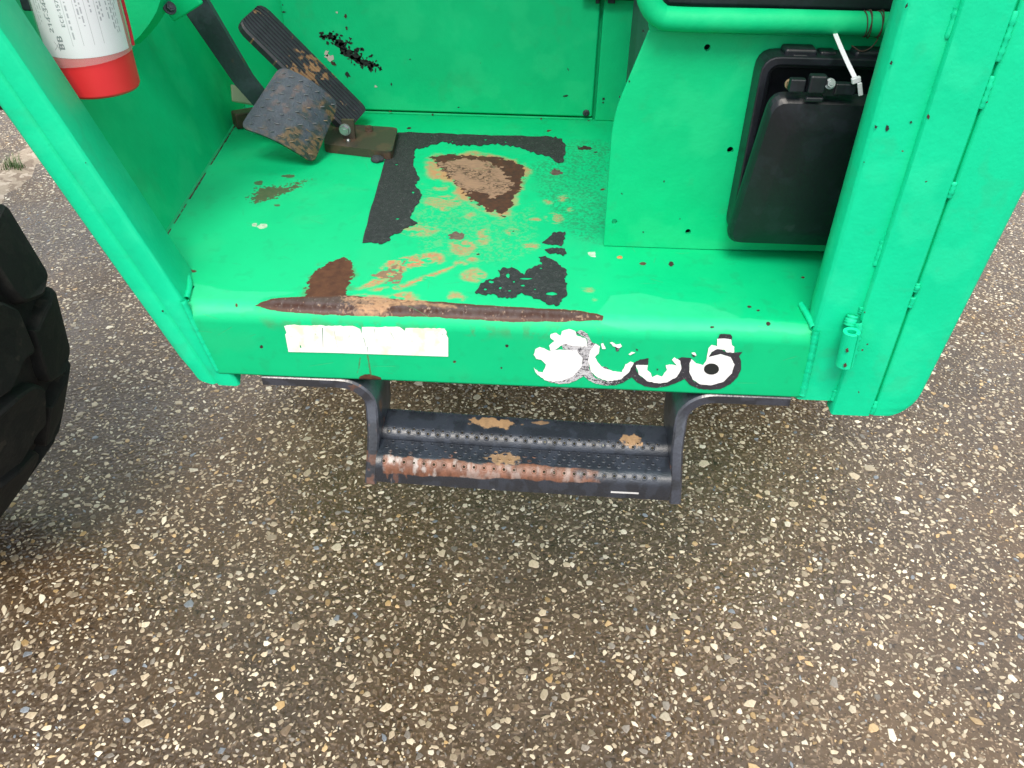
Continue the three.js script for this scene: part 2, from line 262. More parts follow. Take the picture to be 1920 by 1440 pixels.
function hit(px, py) { // photo pixel -> (x, s) on the folded plate
  const d = ray(px, py), o = camera.position; let best = null;
  for (let i = 0; i + 1 < profile.length - 1; i++) {
    const [z0, y0] = profile[i], [z1, y1] = profile[i + 1], ez = z1 - z0, ey = y1 - y0, den = d.z * ey - d.y * ez; if (Math.abs(den) < 1e-12) continue;
    const t = ((z0 - o.z) * ey - (y0 - o.y) * ez) / den, u = Math.abs(ez) > Math.abs(ey) ? (o.z + d.z * t - z0) / ez : (o.y + d.y * t - y0) / ey;
    if (t > 0 && u >= -0.001 && u <= 1.001 && (!best || t < best.t)) best = { t, x: o.x + d.x * t, s: plen[i] + u * (plen[i + 1] - plen[i]) };
  }
  if (best) return [best.x, best.s];
  const q = onZ(px, py, FZ); return [q.x, plen[profile.length - 2] + YB - q.y];
}
{
  const W = 2048, H = 1700, A = new Float32Array(W * H * 3), Rg = new Float32Array(W * H), Ht = new Float32Array(W * H);
  const sx = (X1 - X0) / W, sy = SL / H;
  for (let j = 0; j < H; j++) for (let i = 0; i < W; i++) {
    const x = X0 + i * sx, s = j * sy, p = j * W + i, a = fbm(x * 12 + 20, s * 12, 4), b = fbm(x * 90 + 3, s * 90, 3), k = 0.93 + 0.12 * a + 0.05 * (b - 0.5);
    const dust = ss(0.52, 0.75, fbm(x * 16 + 80, s * 16 + 40, 5)) * 0.10, gr = ss(0.6, 0.8, fbm(x * 60 + 11, s * 60 + 7, 4)) * 0.1;
    for (let q = 0; q < 3; q++) { let v = GREEN[q] * k; v += ([0.2, 0.34, 0.18][q] - v) * dust * 0.3; v += ([0.03, 0.08, 0.03][q] - v) * gr; A[p * 3 + q] = v; }
    Rg[p] = 0.4 + 0.22 * a + 0.12 * dust + 0.05 * b; Ht[p] = 0.6 + 0.03 * b;
  }
  const sd = (x, y, P) => { let d = 1e9, w = false; for (let i = 0, j = P.length - 1; i < P.length; j = i++) { const ax = P[i][0], ay = P[i][1], bx = P[j][0], by = P[j][1], ex = bx - ax, ey = by - ay, wx = x - ax, wy = y - ay, t = clamp((wx * ex + wy * ey) / (ex * ex + ey * ey + 1e-12)); d = Math.min(d, (wx - ex * t) ** 2 + (wy - ey * t) ** 2); if ((ay > y) !== (by > y) && x < (bx - ax) * (y - ay) / (by - ay) + ax) w = !w; } return (w ? -1 : 1) * Math.sqrt(d); };
  // stamp matter inside an outline; colour(x, s, depth, n) -> [r,g,b,alpha,rough,height]
  function stamp(poly, fray, freq, fn, ext = 0.01) {
    const xs = poly.map((p) => p[0]), ys = poly.map((p) => p[1]), i0 = Math.max(0, Math.floor((Math.min(...xs) - ext - X0) / sx)), i1 = Math.min(W - 1, Math.ceil((Math.max(...xs) + ext - X0) / sx)), j0 = Math.max(0, Math.floor((Math.min(...ys) - ext) / sy)), j1 = Math.min(H - 1, Math.ceil((Math.max(...ys) + ext) / sy));
    for (let j = j0; j <= j1; j++) for (let i = i0; i <= i1; i++) {
      const x = X0 + i * sx, s = j * sy, d = sd(x, s, poly) + (fbm(x * freq + 7, s * freq + 31, 5) - 0.5) * fray;
      const r = fn(x, s, -d); if (!r || r[3] <= 0) continue; const p = j * W + i, al = r[3];
      for (let q = 0; q < 3; q++) A[p * 3 + q] += (r[q] - A[p * 3 + q]) * al;
      Rg[p] += (r[4] - Rg[p]) * al; Ht[p] += (r[5] - Ht[p]) * al;
    }
  }
  const H6 = (pts) => zoomPx(pts, 640, 220, 3.5556).map((p) => hit(...p)), H8 = (pts) => zoomPx(pts, 300, 420, 3.4286).map((p) => hit(...p)), HP = (pts) => pts.map((p) => hit(...p));
  const ell = (cx, cy, rx, ry, n = 14) => { const a = []; for (let k = 0; k < n; k++) a.push([cx + rx * Math.cos(k / n * 6.283), cy + ry * Math.sin(k / n * 6.283)]); return a; };
  const mixc = (a, b, t) => [a[0] + (b[0] - a[0]) * t, a[1] + (b[1] - a[1]) * t, a[2] + (b[2] - a[2]) * t];
  const ORANGE = [0.52, 0.22, 0.085], TAN = [0.37, 0.21, 0.12], RUST = [0.085, 0.036, 0.02], DARK = [0.035, 0.022, 0.018];
  // touched-up, paler paint at both ends of the sill
  const pale = (x, s, d) => [0.04, 0.56, 0.27, ss(-0.001, 0.003, d) * (0.35 + 0.25 * fbm(x * 70, s * 70, 3)), 0.5, 0.62];
  stamp(H8([[110, 420], [180, 370], [330, 400], [480, 430], [700, 430], [860, 440], [640, 490], [600, 560], [200, 600], [130, 520]]), 0.01, 50, pale);
  stamp(zoomPx([[60, 990], [150, 870], [350, 850], [520, 890], [760, 920], [1000, 1010], [1460, 1060], [1450, 1110], [900, 1110], [300, 1100], [90, 1060]], 1100, 300, 3.4286).map((p) => hit(...p)), 0.012, 45, pale);
  // dirt film with grain: scuffed dirty areas
  const film = (c, al, f, lo, hi) => (x, s, d) => { const n = fbm(x * f + 5, s * f + 60, 5); return [c[0], c[1], c[2], ss(-0.004, 0.02, d) * ss(lo, hi, n) * al, 0.8, 0.62]; };
  stamp(H6([[1250, 330], [1500, 150], [1830, 150], [1760, 860], [1560, 860], [1420, 700], [1300, 560]]), 0.04, 20, film([0.02, 0.13, 0.06], 0.55, 330, 0.42, 0.66));
  stamp(H6([[520, 420], [800, 560], [1100, 640], [1300, 560], [1350, 900], [900, 1000], [500, 900], [420, 760]]), 0.04, 24, film([0.3, 0.34, 0.14], 0.22, 240, 0.42, 0.7));
  stamp(HP([[480, 590], [700, 597], [1000, 604], [1130, 603], [1110, 640], [700, 635], [500, 620]]), 0.02, 40, film([0.1, 0.14, 0.05], 0.5, 70, 0.46, 0.62));
  // orange dirt smears
  const smear = (al = 0.95, c = ORANGE) => (x, s, d) => { const n = fbm(x * 70 + 40, s * 120 + 9, 4), t = fbm(x * 200, s * 200, 2), cc = mixc(c, TAN, n); const k = 0.85 + 0.3 * t; return [cc[0] * k, cc[1] * k, cc[2] * k, clamp(1.25 * ss(-0.005, 0.007, d) * ss(0.32, 0.52, n)) * (0.6 + 0.5 * ss(0.35, 0.6, fbm(x * 240 + 3, s * 330, 3))) * al, 0.88, 0.62]; };
  stamp(H6([[110, 1140], [250, 1060], [300, 950], [480, 920], [620, 895], [670, 935], [600, 975], [480, 1010], [400, 1040], [300, 1090], [200, 1130]]), 0.012, 60, smear(0.95));
  stamp(H6([[180, 1150], [420, 1110], [600, 1040], [760, 985], [740, 1005], [560, 1085], [400, 1145], [260, 1155]]), 0.006, 70, smear(1));
  for (const [cx, cy, rx, ry, al] of [[680, 560, 130, 45, 0.6], [520, 750, 130, 45, 0.6], [810, 870, 90, 55, 0.7], [940, 800, 50, 55, 0.7], [1130, 760, 45, 25, 0.7], [1420, 670, 55, 35, 0.6], [880, 1050, 85, 45, 0.7], [1470, 540, 28, 20, 0.7], [860, 650, 35, 22, 0.6], [640, 350, 80, 70, 0.7], [1260, 855, 55, 20, 0.8], [1280, 680, 45, 10, 0.8], [640, 940, 60, 30, 0.8], [870, 945, 30, 18, 0.8], [1520, 610, 20, 10, 0.9], [760, 1200, 60, 40, 0.7], [420, 1190, 90, 30, 0.8], [1650, 1150, 25, 12, 0.6], [1380, 565, 22, 14, 0.8], [690, 615, 34, 10, 0.7], [790, 970, 36, 12, 0.8], [1690, 1220, 16, 9, 0.6], [800, 500, 60, 26, 0.6], [660, 470, 50, 18, 0.5]])
    stamp(H6(ell(cx, cy, rx, ry)), 0.014, 65, smear(al));
  stamp(H6([[200, 1050], [300, 1010], [430, 950], [400, 1000], [420, 1060], [380, 1110], [270, 1115], [330, 1070], [220, 1075]]), 0.012, 110, (x, s, d) => { const n = fbm(x * 160, s * 160, 4), c = mixc([0.12, 0.08, 0.05], [0.28, 0.18, 0.11], n); return [...c, ss(-0.001, 0.002, d) * ss(0.38, 0.5, n), 0.9, 0.6]; });
  const halo = (x, s, d) => { const n = fbm(x * 120 + 15, s * 120, 4); return [0.1, 0.12, 0.04, ss(-0.012, 0.004, d) * ss(0.38, 0.62, n) * 0.55, 0.8, 0.6]; };
  stamp(H8([[925, 470], [950, 375], [1060, 262], [1200, 212], [1240, 330], [1190, 480]]), 0.02, 80, halo, 0.02);
  stamp(H6([[605, 262], [900, 255], [1150, 287], [1235, 345], [1172, 500], [1080, 655], [900, 580], [760, 440]]), 0.02, 80, halo, 0.02);
  // big rust patch with dried mud
  stamp(H6([[560, 300], [620, 235], [720, 240], [900, 225], [1010, 250], [1160, 275], [1260, 345], [1220, 450], [1180, 540], [1120, 650], [1050, 670], [960, 640], [880, 600], [780, 540], [720, 440], [590, 400]]), 0.02, 50, (x, s, d) => { const n = fbm(x * 90, s * 90, 4); return [...mixc(TAN, ORANGE, n * 0.6), ss(-0.006, 0.012, d) * ss(0.25, 0.6, n) * 0.85, 0.9, 0.6]; });
  stamp(H6([[605, 262], [700, 245], [800, 252], [900, 262], [1000, 262], [1150, 287], [1235, 345], [1210, 430], [1172, 500], [1140, 590], [1080, 655], [990, 620], [900, 580], [820, 510], [760, 440], [700, 380], [640, 312]]), 0.026, 130, (x, s, d) => { const n = fbm(x * 150, s * 150, 4); return [...mixc(DARK, RUST, n * 1.2), ss(-0.0004, 0.0012, d), 0.9, 0.42 + 0.3 * n]; });
  stamp(H6([[640, 300], [800, 275], [950, 290], [1070, 335], [1095, 385], [1155, 440], [1110, 490], [1010, 545], [960, 510], [880, 500], [800, 475], [750, 420], [690, 360]]), 0.03, 120, (x, s, d) => { const n = fbm(x * 140 + 20, s * 260, 4), f = fbm(x * 300, s * 420, 3), pit = ss(0.5, 0.62, f) * ss(0.3, 0.7, fbm(x * 40, s * 40, 3)); const c = mixc(mixc([0.33, 0.205, 0.13], [0.24, 0.155, 0.11], n), [0.07, 0.045, 0.032], pit); return [...c, ss(-0.0005, 0.0015, d), 0.92, 0.75 + 0.25 * f - 0.4 * pit]; });
  // blotch above the edge and the bare rubbed fold
  stamp(H8([[925, 470], [950, 375], [990, 310], [1060, 262], [1130, 228], [1200, 212], [1235, 262], [1240, 330], [1202, 400], [1190, 480], [1060, 490]]), 0.016, 170, (x, s, d) => { const n = fbm(x * 130, s * 130, 4); return [...mixc([0.05, 0.02, 0.013], [0.12, 0.05, 0.025], n), ss(-0.0003, 0.0008, d), 0.85, 0.45 + 0.3 * n]; });
  stamp(HP([[478, 573], [508, 560], [560, 556], [640, 553], [700, 557], [760, 562], [830, 566], [900, 571], [1000, 577], [1080, 581], [1133, 591], [1128, 601], [1060, 603], [950, 603], [870, 598], [790, 594], [700, 593], [600, 590], [520, 584]]), 0.0035, 90, (x, s, d) => {
    const n = fbm(x * 240, s * 90, 4), g = fbm(x * 420 + 9, s * 260, 3), r = fbm(x * 18 + 9, s * 20, 4), edge = ss(0.007, 0.0015, d), worn = ss(0.3, 0.7, 0.5 * n + 0.5 * r) * (1 - edge);
    const mud = ss(0.54, 0.64, 0.45 * fbm(x * 150 + 77, s * 150, 4) + 0.4 * g + 0.17 * ss(0.055, 0.01, Math.abs(x + 0.235)) + 0.06 * ss(0.05, 0.02, Math.abs(x - 0.06)));
    let c = mixc([0.058, 0.026, 0.02], [0.088, 0.06, 0.057], worn); c = mixc(c, RUST, edge * 0.8); c = mixc(c, [0.3, 0.19, 0.125], mud * 0.75); c = mixc(c, [0.4, 0.36, 0.34], ss(0.72, 0.8, g) * 0.2);
    return [...c, ss(-0.0003, 0.0006, d), 0.28 + 0.3 * edge + 0.4 * mud, 0.48 + 0.06 * g]; });
  stamp(H6([[0, 1210], [140, 1180], [300, 1195], [480, 1210], [600, 1240], [760, 1250], [760, 1262], [400, 1250], [200, 1330], [120, 1300], [100, 1230]]), 0.014, 90, smear(0.8, [0.5, 0.3, 0.17]));
  // small chips and scuffs
  const chip = (c, al = 1) => (x, s, d) => { const n = fbm(x * 200, s * 200, 3), k = 0.6 + 0.8 * n; return [c[0] * k, c[1] * k, c[2] * k, ss(-0.0004, 0.0008, d) * al, 0.85, 0.45]; };
  for (const [cx, cy, rx, ry, c] of [[770, 790, 55, 26, [0.12, 0.09, 0.07]], [1430, 365, 40, 20, [0.1, 0.07, 0.06]], [1620, 205, 45, 14, DARK], [1700, 230, 12, 6, DARK], [1380, 88, 14, 7, RUST], [1740, 480, 14, 6, RUST], [455, 72, 12, 7, DARK], [1150, 760, 5, 4, DARK], [910, 910, 5, 4, DARK]]) stamp(H6(ell(cx, cy, rx, ry)), 0.012, 170, chip(c));
  for (const [cx, cy, rx, ry, c] of [[1205, 494, 6, 3, [0.1, 0.06, 0.04]], [1258, 495, 5, 5, DARK], [1162, 482, 5, 3, ORANGE], [1440, 607, 5, 5, DARK], [1405, 575, 4, 2, DARK], [1421, 582, 3, 2, DARK], [1335, 613, 4, 2, DARK], [443, 572, 3, 4, RUST], [355, 508, 14, 3, RUST], [950, 648, 3, 3, DARK], [940, 690, 2, 2, DARK], [1505, 520, 3, 2, RUST], [852, 678, 4, 3, RUST], [490, 650, 3, 3, DARK]]) stamp(HP(ell(cx, cy, rx, ry)), 0.003, 200, chip(c));
  stamp(HP([[470, 370], [480, 355], [500, 348], [530, 352], [560, 340], [575, 338], [560, 350], [535, 362], [510, 372], [480, 380]]), 0.038, 260, chip([0.075, 0.035, 0.02], 0.85));
  for (const [a, b, w, h] of [[485, 343, 8, 4], [492, 424, 9, 5], [478, 421, 5, 3], [520, 385, 6, 2], [540, 330, 12, 3]]) stamp(HP(ell(a, b, w, h)), 0.008, 140, a === 492 || a === 478 ? chip([0.45, 0.5, 0.4], 0.8) : chip([0.07, 0.035, 0.02], 0.8));
  stamp(HP([[672, 708], [685, 702], [700, 704], [714, 708], [716, 716], [672, 715]]), 0.006, 120, chip(RUST));
  for (const pl of [[[690, 665], [693, 680], [697, 706], [694, 706], [690, 682], [687, 665]], [[676, 670], [674, 690], [669, 702], [671, 690], [674, 672]]]) stamp(HP(pl), 0.002, 200, chip([0.1, 0.08, 0.03], 0.7), 0.004);
  stamp(H6([[1640, 905], [1690, 895], [1700, 935], [1660, 925]]), 0.01, 160, chip([0.6, 0.65, 0.55], 0.8));
  // fine scratches
  for (let k = 0; k < 90; k++) { const x = rr(-0.5, 0.35), s = rr(0.2, SL - 0.06), a = rr(-0.6, 0.6) + (rnd() < 0.3 ? 1.5 : 0), L = rr(0.006, 0.04), w = rr(0.0002, 0.0005), c = Math.cos(a), q = Math.sin(a); stamp([[x, s], [x + c * L, s + q * L], [x + c * L - q * w, s + q * L + c * w], [x - q * w, s + c * w]], 0.0006, 200, (X, Sx, d) => [rnd() < 0.5 ? 0.1 : 0.03, 0.3, 0.12, ss(-0.0005, 0.0002, d) * 0.5, 0.7, 0.5], 0.002); }
  const map = dtex(W, H, (i, j, o) => { const p = (j * W + i) * 3; o[0] = A[p]; o[1] = A[p + 1]; o[2] = A[p + 2]; }, true, false);
  const rough = dtex(W / 2, H / 2, (i, j, o) => { o[0] = o[2] = 0; o[1] = Rg[j * 2 * W + i * 2]; }, false, false);
  const bump = dtex(W, H, (i, j, o) => { o[0] = o[1] = o[2] = Ht[j * W + i]; }, false, false);
  const nx = 40, pos = [], uv = [], idx = [];
  for (let r = 0; r < profile.length; r++) {
    const [z, y] = profile[r], f = ss(-0.03, -0.012, z), face = clamp((Y0 - y) / (Y0 - YB));
    const xw = -0.58 - 0.0908 * (-0.035 - Math.min(z, -0.035)), xl = xw + (-0.482 - xw + 0.03 * face) * f, xr = 0.455 + (0.368 - 0.455 + 0.008 * face) * ss(-0.005, 0.012, z);
    for (let i = 0; i <= nx; i++) { const x = xl + (xr - xl) * i / nx; pos.push(x, y + (y < 0.97 ? 0.0012 * (vn(x * 9 + 3, 2) - 0.5) : 0), z); uv.push((x - X0) / (X1 - X0), plen[r] / SL); }
  }
  for (let r = 0; r + 1 < profile.length; r++) for (let i = 0; i < nx; i++) { const a = r * (nx + 1) + i; idx.push(a, a + nx + 1, a + 1, a + 1, a + nx + 1, a + nx + 2); }
  const g = new THREE.BufferGeometry(); g.setAttribute('position', new THREE.Float32BufferAttribute(pos, 3)); g.setAttribute('uv', new THREE.Float32BufferAttribute(uv, 2)); g.setIndex(idx); g.computeVertexNormals();
  var floor = part('cab_floor', g, S({ map, roughnessMap: rough, roughness: 1, bumpMap: bump, bumpScale: 0.0016, specularIntensity: 0.6, side: THREE.DoubleSide }), cab, 'green folded steel floor and sill, rusty along the rubbed edge');
  part('floor_underside', rspan(-0.46, 0.44, 0.965, 0.996, -0.72, 0.0), blackSteel, floor);
}
{ // anti-slip mat, torn
  const gritMap = metalNoise([0.014, 0.018, 0.02], [0.022, 0.027, 0.029], [0.05, 0.055, 0.056], 40, 0.5, 0.7); gritMap.repeat.set(6, 6);
  const gb = dtex(512, 512, (i, j, o) => { o[0] = o[1] = o[2] = fbmT(i / 512 * 90, j / 512 * 90, 3, 90); }, false); gb.repeat.set(6, 6);
  const grit = S({ map: gritMap, roughness: 0.82, bumpMap: gb, bumpScale: 0.0015 });
  const pieces = [
    [[140, 840], [200, 600], [260, 400], [310, 220], [335, 150], [380, 105], [450, 100], [700, 112], [1000, 125], [1400, 130], [1470, 145], [1497, 190], [1490, 250], [1478, 303], [1430, 300], [1390, 265], [1370, 258], [1290, 240], [1200, 205], [1100, 185], [1010, 178], [920, 190], [800, 190], [740, 180], [690, 165], [620, 180], [560, 200], [490, 215], [480, 320], [500, 360], [520, 420], [490, 450], [540, 520], [510, 580], [470, 640], [460, 680], [510, 710], [430, 740], [380, 775], [330, 790], [320, 830], [270, 848], [200, 835]],
    [[1335, 835], [1380, 810], [1420, 770], [1490, 765], [1492, 810], [1465, 865], [1420, 850], [1380, 850]],
    [[1355, 885], [1410, 875], [1490, 880], [1503, 915], [1480, 925], [1430, 905], [1380, 908]],
    [[890, 1170], [930, 1110], [990, 1085], [1060, 1065], [1045, 1025], [1090, 1005], [1150, 1010], [1220, 1055], [1240, 1020], [1290, 995], [1340, 985], [1315, 935], [1360, 928], [1400, 950], [1445, 975], [1465, 1005], [1500, 1020], [1505, 1050], [1480, 1080], [1505, 1110], [1505, 1190], [1470, 1215], [1445, 1258], [1370, 1245], [1310, 1215], [1240, 1190], [1200, 1170], [1150, 1205], [1060, 1205], [1010, 1180], [950, 1185], [900, 1180]]];
  const labels = ['torn black anti-slip mat along two sides', 'small black mat scrap', 'thin black mat scrap', 'flaked black mat remnant near the sill'];
  const worn = [[], [], [], [[1000, 1100, 22, 12], [1110, 1060, 14, 18], [1230, 1078, 50, 9], [1400, 1180, 48, 14], [1210, 1125, 16, 10], [1330, 1010, 10, 7], [1060, 1140, 12, 10], [960, 1150, 14, 9], [1150, 1100, 9, 9], [1120, 1160, 12, 7], [1290, 1150, 9, 6]]];
  pieces.forEach((p, k) => {
    const straight = k === 0 ? 10 : 0, a = jag(p.slice(0, Math.max(2, straight)), 40, k ? 10 : 3, false), b = jag(p.slice(Math.max(1, straight - 1)), 14, 7, false), all = [...a, ...b, p[p.length - 1]];
    const holes = (k ? worn[k] : [[480, 503, 10, 9], [375, 680, 16, 6], [368, 318, 13, 5], [602, 127, 6, 4], [740, 165, 7, 5], [960, 152, 9, 6], [1095, 168, 8, 5]]).map(([x, y, rx, ry]) => { const h = []; for (let i = 0; i < 9; i++) h.push([x + rx * Math.cos(-i / 9 * 6.283) * rr(0.7, 1.1), y + ry * Math.sin(-i / 9 * 6.283) * rr(0.7, 1.1)]); return zoomPx(h, 640, 220, 3.5556); });
    part('anti_slip_mat', sheet(zoomPx(all, 640, 220, 3.5556), 'y', Y0, 0.0004, 0.0009, holes), grit, floor, labels[k]);
  });
}
{ // white label with scratches and the torn four-digit decal on the sill face
  const lbl = jag([[75, 120], [150, 105], [300, 108], [420, 112], [700, 118], [860, 125]], 30, 6, false).concat([[880, 150], [893, 200], [897, 128]], jag([[1000, 128], [1200, 125], [1330, 130]], 30, 5, false), [[1352, 168], [1358, 140]], jag([[1400, 140], [1600, 140], [1800, 145]], 30, 5, false), [[1795, 180], [1790, 205], [1810, 245], [1810, 440], [1200, 420], [600, 400], [120, 390], [85, 205], [100, 190]]);
  const slit = (x0, y0, x1, y1, w) => [[x0 - w * 0.6, y0], [x1 - w * 0.25, y1], [x1 + w * 0.25, y1], [x0 + w * 0.6, y0]];
  const holes = [slit(480, 135, 486, 340, 7), slit(600, 160, 650, 385, 3), slit(1032, 150, 1034, 192, 5), slit(1200, 185, 1245, 268, 5), slit(764, 215, 757, 246, 4), slit(915, 240, 940, 330, 6), slit(958, 335, 952, 395, 5), slit(1535, 150, 1556, 185, 3), slit(1515, 368, 1503, 386, 4), slit(405, 195, 403, 214, 5), slit(1755, 195, 1743, 220, 4), slit(805, 290, 842, 385, 2), slit(1510, 225, 1500, 238, 4), [[236, 322], [250, 318], [260, 345], [245, 352]]].map((h) => zoomPx(h, 520, 590, 5.647));
  const wm = dtex(512, 512, (i, j, o) => { const x = i / 512, y = j / 512, a = fbmT(x * 8, y * 8, 5, 8), st = ss(0.56, 0.74, a); o[0] = 0.82; o[1] = 0.83 - 0.06 * st; o[2] = 0.8 - 0.22 * st; }, true); wm.repeat.set(6, 6);
  part('blank_label', sheet(zoomPx(lbl, 520, 590, 5.647), 'z', FZ, 0.0006, 0.0005, holes), S({ map: wm, roughness: 0.55 }), floor, 'cracked blank white label on the sill');
  const D = (p) => zoomPx(p, 980, 600, 4.3636), J = (p) => jag(p, 16, 2);
  const wornBlack = dtex(1024, 512, (i, j, o) => { const x = i / 1024, y = j / 512, n = 0.5 * fbmT(x * 60, y * 30, 4, 60) + 0.5 * vn(x * 256, y * 256, 256), m = ss(-0.04, 0.08, n - 0.4 - 0.4 * ss(0.2, 0.5, x)); const c = 0.022 + 0.02 * fbmT(x * 20, y * 20, 3, 20); o[0] = c + (0.55 - c) * m; o[1] = c + (0.55 - c) * m; o[2] = c * 1.25 + (0.57 - c) * m; if (vn(x * 240 + 9, y * 40 + 3, 256) > 0.965) { o[0] = o[1] = o[2] = 0.4; } }, true, false);
  const fitUV = (g) => { g.computeBoundingBox(); const b = g.boundingBox, p = g.attributes.position, uv = g.attributes.uv; for (let i = 0; i < p.count; i++) uv.setXY(i, (p.getX(i) - b.min.x) / (b.max.x - b.min.x), (p.getY(i) - b.min.y) / (b.max.y - b.min.y)); return g; };
  const dk = J([[320, 185], [420, 210], [525, 215], [530, 150], [430, 100], [480, 80], [530, 110], [565, 180], [620, 200], [560, 260], [540, 330], [545, 400], [590, 470], [680, 500], [760, 490], [860, 410], [905, 350], [960, 320], [1030, 310], [1025, 362], [930, 365], [925, 400], [960, 460], [1050, 505], [1130, 512], [1230, 480], [1290, 410], [1300, 370], [1270, 315], [1300, 302], [1380, 310], [1360, 370], [1365, 430], [1400, 500], [1480, 528], [1540, 528], [1640, 490], [1710, 420], [1730, 360], [1700, 300], [1620, 275], [1520, 298], [1560, 250], [1610, 230], [1660, 260], [1730, 265], [1795, 258], [1770, 295], [1787, 340], [1785, 400], [1760, 460], [1700, 520], [1620, 560], [1540, 568], [1440, 560], [1370, 530], [1325, 480], [1260, 510], [1180, 540], [1090, 553], [1000, 540], [940, 510], [890, 465], [830, 505], [760, 530], [680, 533], [590, 515], [540, 490], [500, 455], [440, 490], [380, 515], [300, 520], [220, 505], [150, 460], [200, 470], [300, 490], [400, 460], [480, 380], [490, 310], [440, 250], [330, 235]].map(([x, y]) => [x, y]));
  const bits = [[[1595, 155], [1610, 115], [1650, 110], [1700, 115], [1715, 135], [1710, 162], [1650, 152]], [[755, 215], [800, 215], [785, 250], [765, 255]], [[650, 378], [690, 385], [715, 410], [680, 412]], [[925, 232], [945, 240], [935, 252]], [[1380, 285], [1420, 285], [1400, 302]], [[1095, 395], [1110, 398], [1102, 412]]];
  const decal = group('number_decal', floor); decal.userData.label = 'torn white 5036 number with dark outline';
  part('dark_outline', fitUV(mergeGeometries([dk, ...bits.map(J)].map((p) => sheet(D(p), 'z', FZ, 0.0006, 0.0004)))), S({ map: wornBlack, roughness: 0.5 }), decal);
  const wh = [
    [[90, 280], [105, 235], [140, 215], [190, 235], [230, 250], [215, 205], [260, 170], [225, 140], [230, 110], [275, 100], [310, 125], [320, 90], [380, 68], [430, 85], [440, 120], [520, 150], [527, 215], [400, 205], [340, 190], [262, 238], [440, 245], [490, 310], [480, 380], [420, 450], [330, 490], [250, 500], [180, 485], [110, 430], [90, 385], [130, 420], [165, 425], [190, 360], [150, 320], [110, 310]],
    [[535, 330], [550, 250], [590, 195], [632, 210], [620, 270], [590, 300], [620, 345], [660, 390], [740, 415], [810, 422], [840, 360], [880, 335], [908, 345], [870, 420], [800, 480], [700, 497], [620, 470], [560, 420]],
    [[925, 365], [1025, 365], [1020, 405], [1050, 430], [1060, 465], [1100, 445], [1140, 460], [1180, 400], [1170, 365], [1200, 360], [1260, 370], [1220, 320], [1240, 300], [1290, 330], [1298, 390], [1260, 460], [1180, 505], [1110, 513], [1020, 495], [950, 440]],
    [[1380, 315], [1420, 350], [1475, 365], [1500, 330], [1520, 225], [1545, 200], [1590, 210], [1590, 150], [1650, 148], [1705, 155], [1710, 200], [1730, 215], [1728, 262], [1665, 258], [1650, 238], [1590, 232], [1545, 255], [1520, 300], [1620, 275], [1700, 300], [1732, 360], [1710, 430], [1640, 500], [1540, 528], [1450, 520], [1390, 480], [1362, 420], [1365, 350]],
    [[640, 190], [660, 185], [680, 230], [650, 232]], [[712, 180], [730, 175], [760, 195], [800, 190], [812, 210], [790, 225], [740, 210]], [[865, 275], [890, 255], [920, 262], [880, 282]], [[1380, 265], [1410, 262], [1420, 288], [1395, 280]]];
  const h6 = []; for (let i = 0; i < 20; i++) h6.push([1543 + 62 * Math.cos(i / 20 * 6.283), 395 + 46 * Math.sin(i / 20 * 6.283)]);
  const wmap = dtex(512, 512, (i, j, o) => { const x = i / 512, y = j / 512, sp = vn(x * 128, y * 128, 128) > 0.93 ? 0.25 : 0; o[0] = 0.84 - sp * 0.7; o[1] = 0.85 - sp * 0.6; o[2] = 0.85 - sp * 0.6; }, true); wmap.repeat.set(3, 3);
  wh.forEach((p, k) => part('white_digit', sheet(D(jag(p, 18, k === 3 ? 1.5 : 3)), 'z', FZ, 0.0012, 0.0004), S({ map: wmap, roughness: 0.5 }), decal));
  part('digit_counter', sheet(D(h6), 'z', FZ, 0.0017, 0.0002), darkChip, decal);
}

// chips in the paint: thin irregular flakes on an upright or level surface
function flakes(list, axis, level, mat, parent, label) {
  const gs = list.map(([x, y, rx, ry = rx, rot = 0]) => { const p = [], n = 11; for (let i = 0; i < n; i++) { const t = i / n * 6.283, q = rr(0.35, 0.95), a = Math.cos(t) * rx * q, b = Math.sin(t) * ry * q; p.push([x + a * Math.cos(rot) - b * Math.sin(rot), y + a * Math.sin(rot) + b * Math.cos(rot)]); } return sheet(p, axis, level, 0.0003, 0.0003); });
  const m = part('paint_chips', mergeGeometries(gs), mat, parent, label); m.userData.kind = 'stuff'; return m;
}
const bead = (pts, r, parent, wob = 0.35) => { // weld bead with ripples
  const c = new THREE.CatmullRomCurve3(pts), L = c.getLength(), n = Math.max(8, Math.round(L / 0.0035)), g = new THREE.TubeGeometry(c, n, r, 8), p = g.attributes.position;
  for (let i = 0; i <= n; i++) { const o = c.getPointAt(i / n), k = 1 - wob * 0.5 + wob * ((i % 2) * 0.6 + rnd() * 0.5); for (let j = 0; j <= 8; j++) { const q = i * 9 + j; p.setXYZ(q, o.x + (p.getX(q) - o.x) * k, o.y + (p.getY(q) - o.y) * k, o.z + (p.getZ(q) - o.z) * k); } }
  for (let i = 0; i < p.count; i++) p.setZ(i, p.getZ(i) - r * 0.45); g.computeVertexNormals(); return part('weld_bead', boxUV(g), greenOut, parent);
};

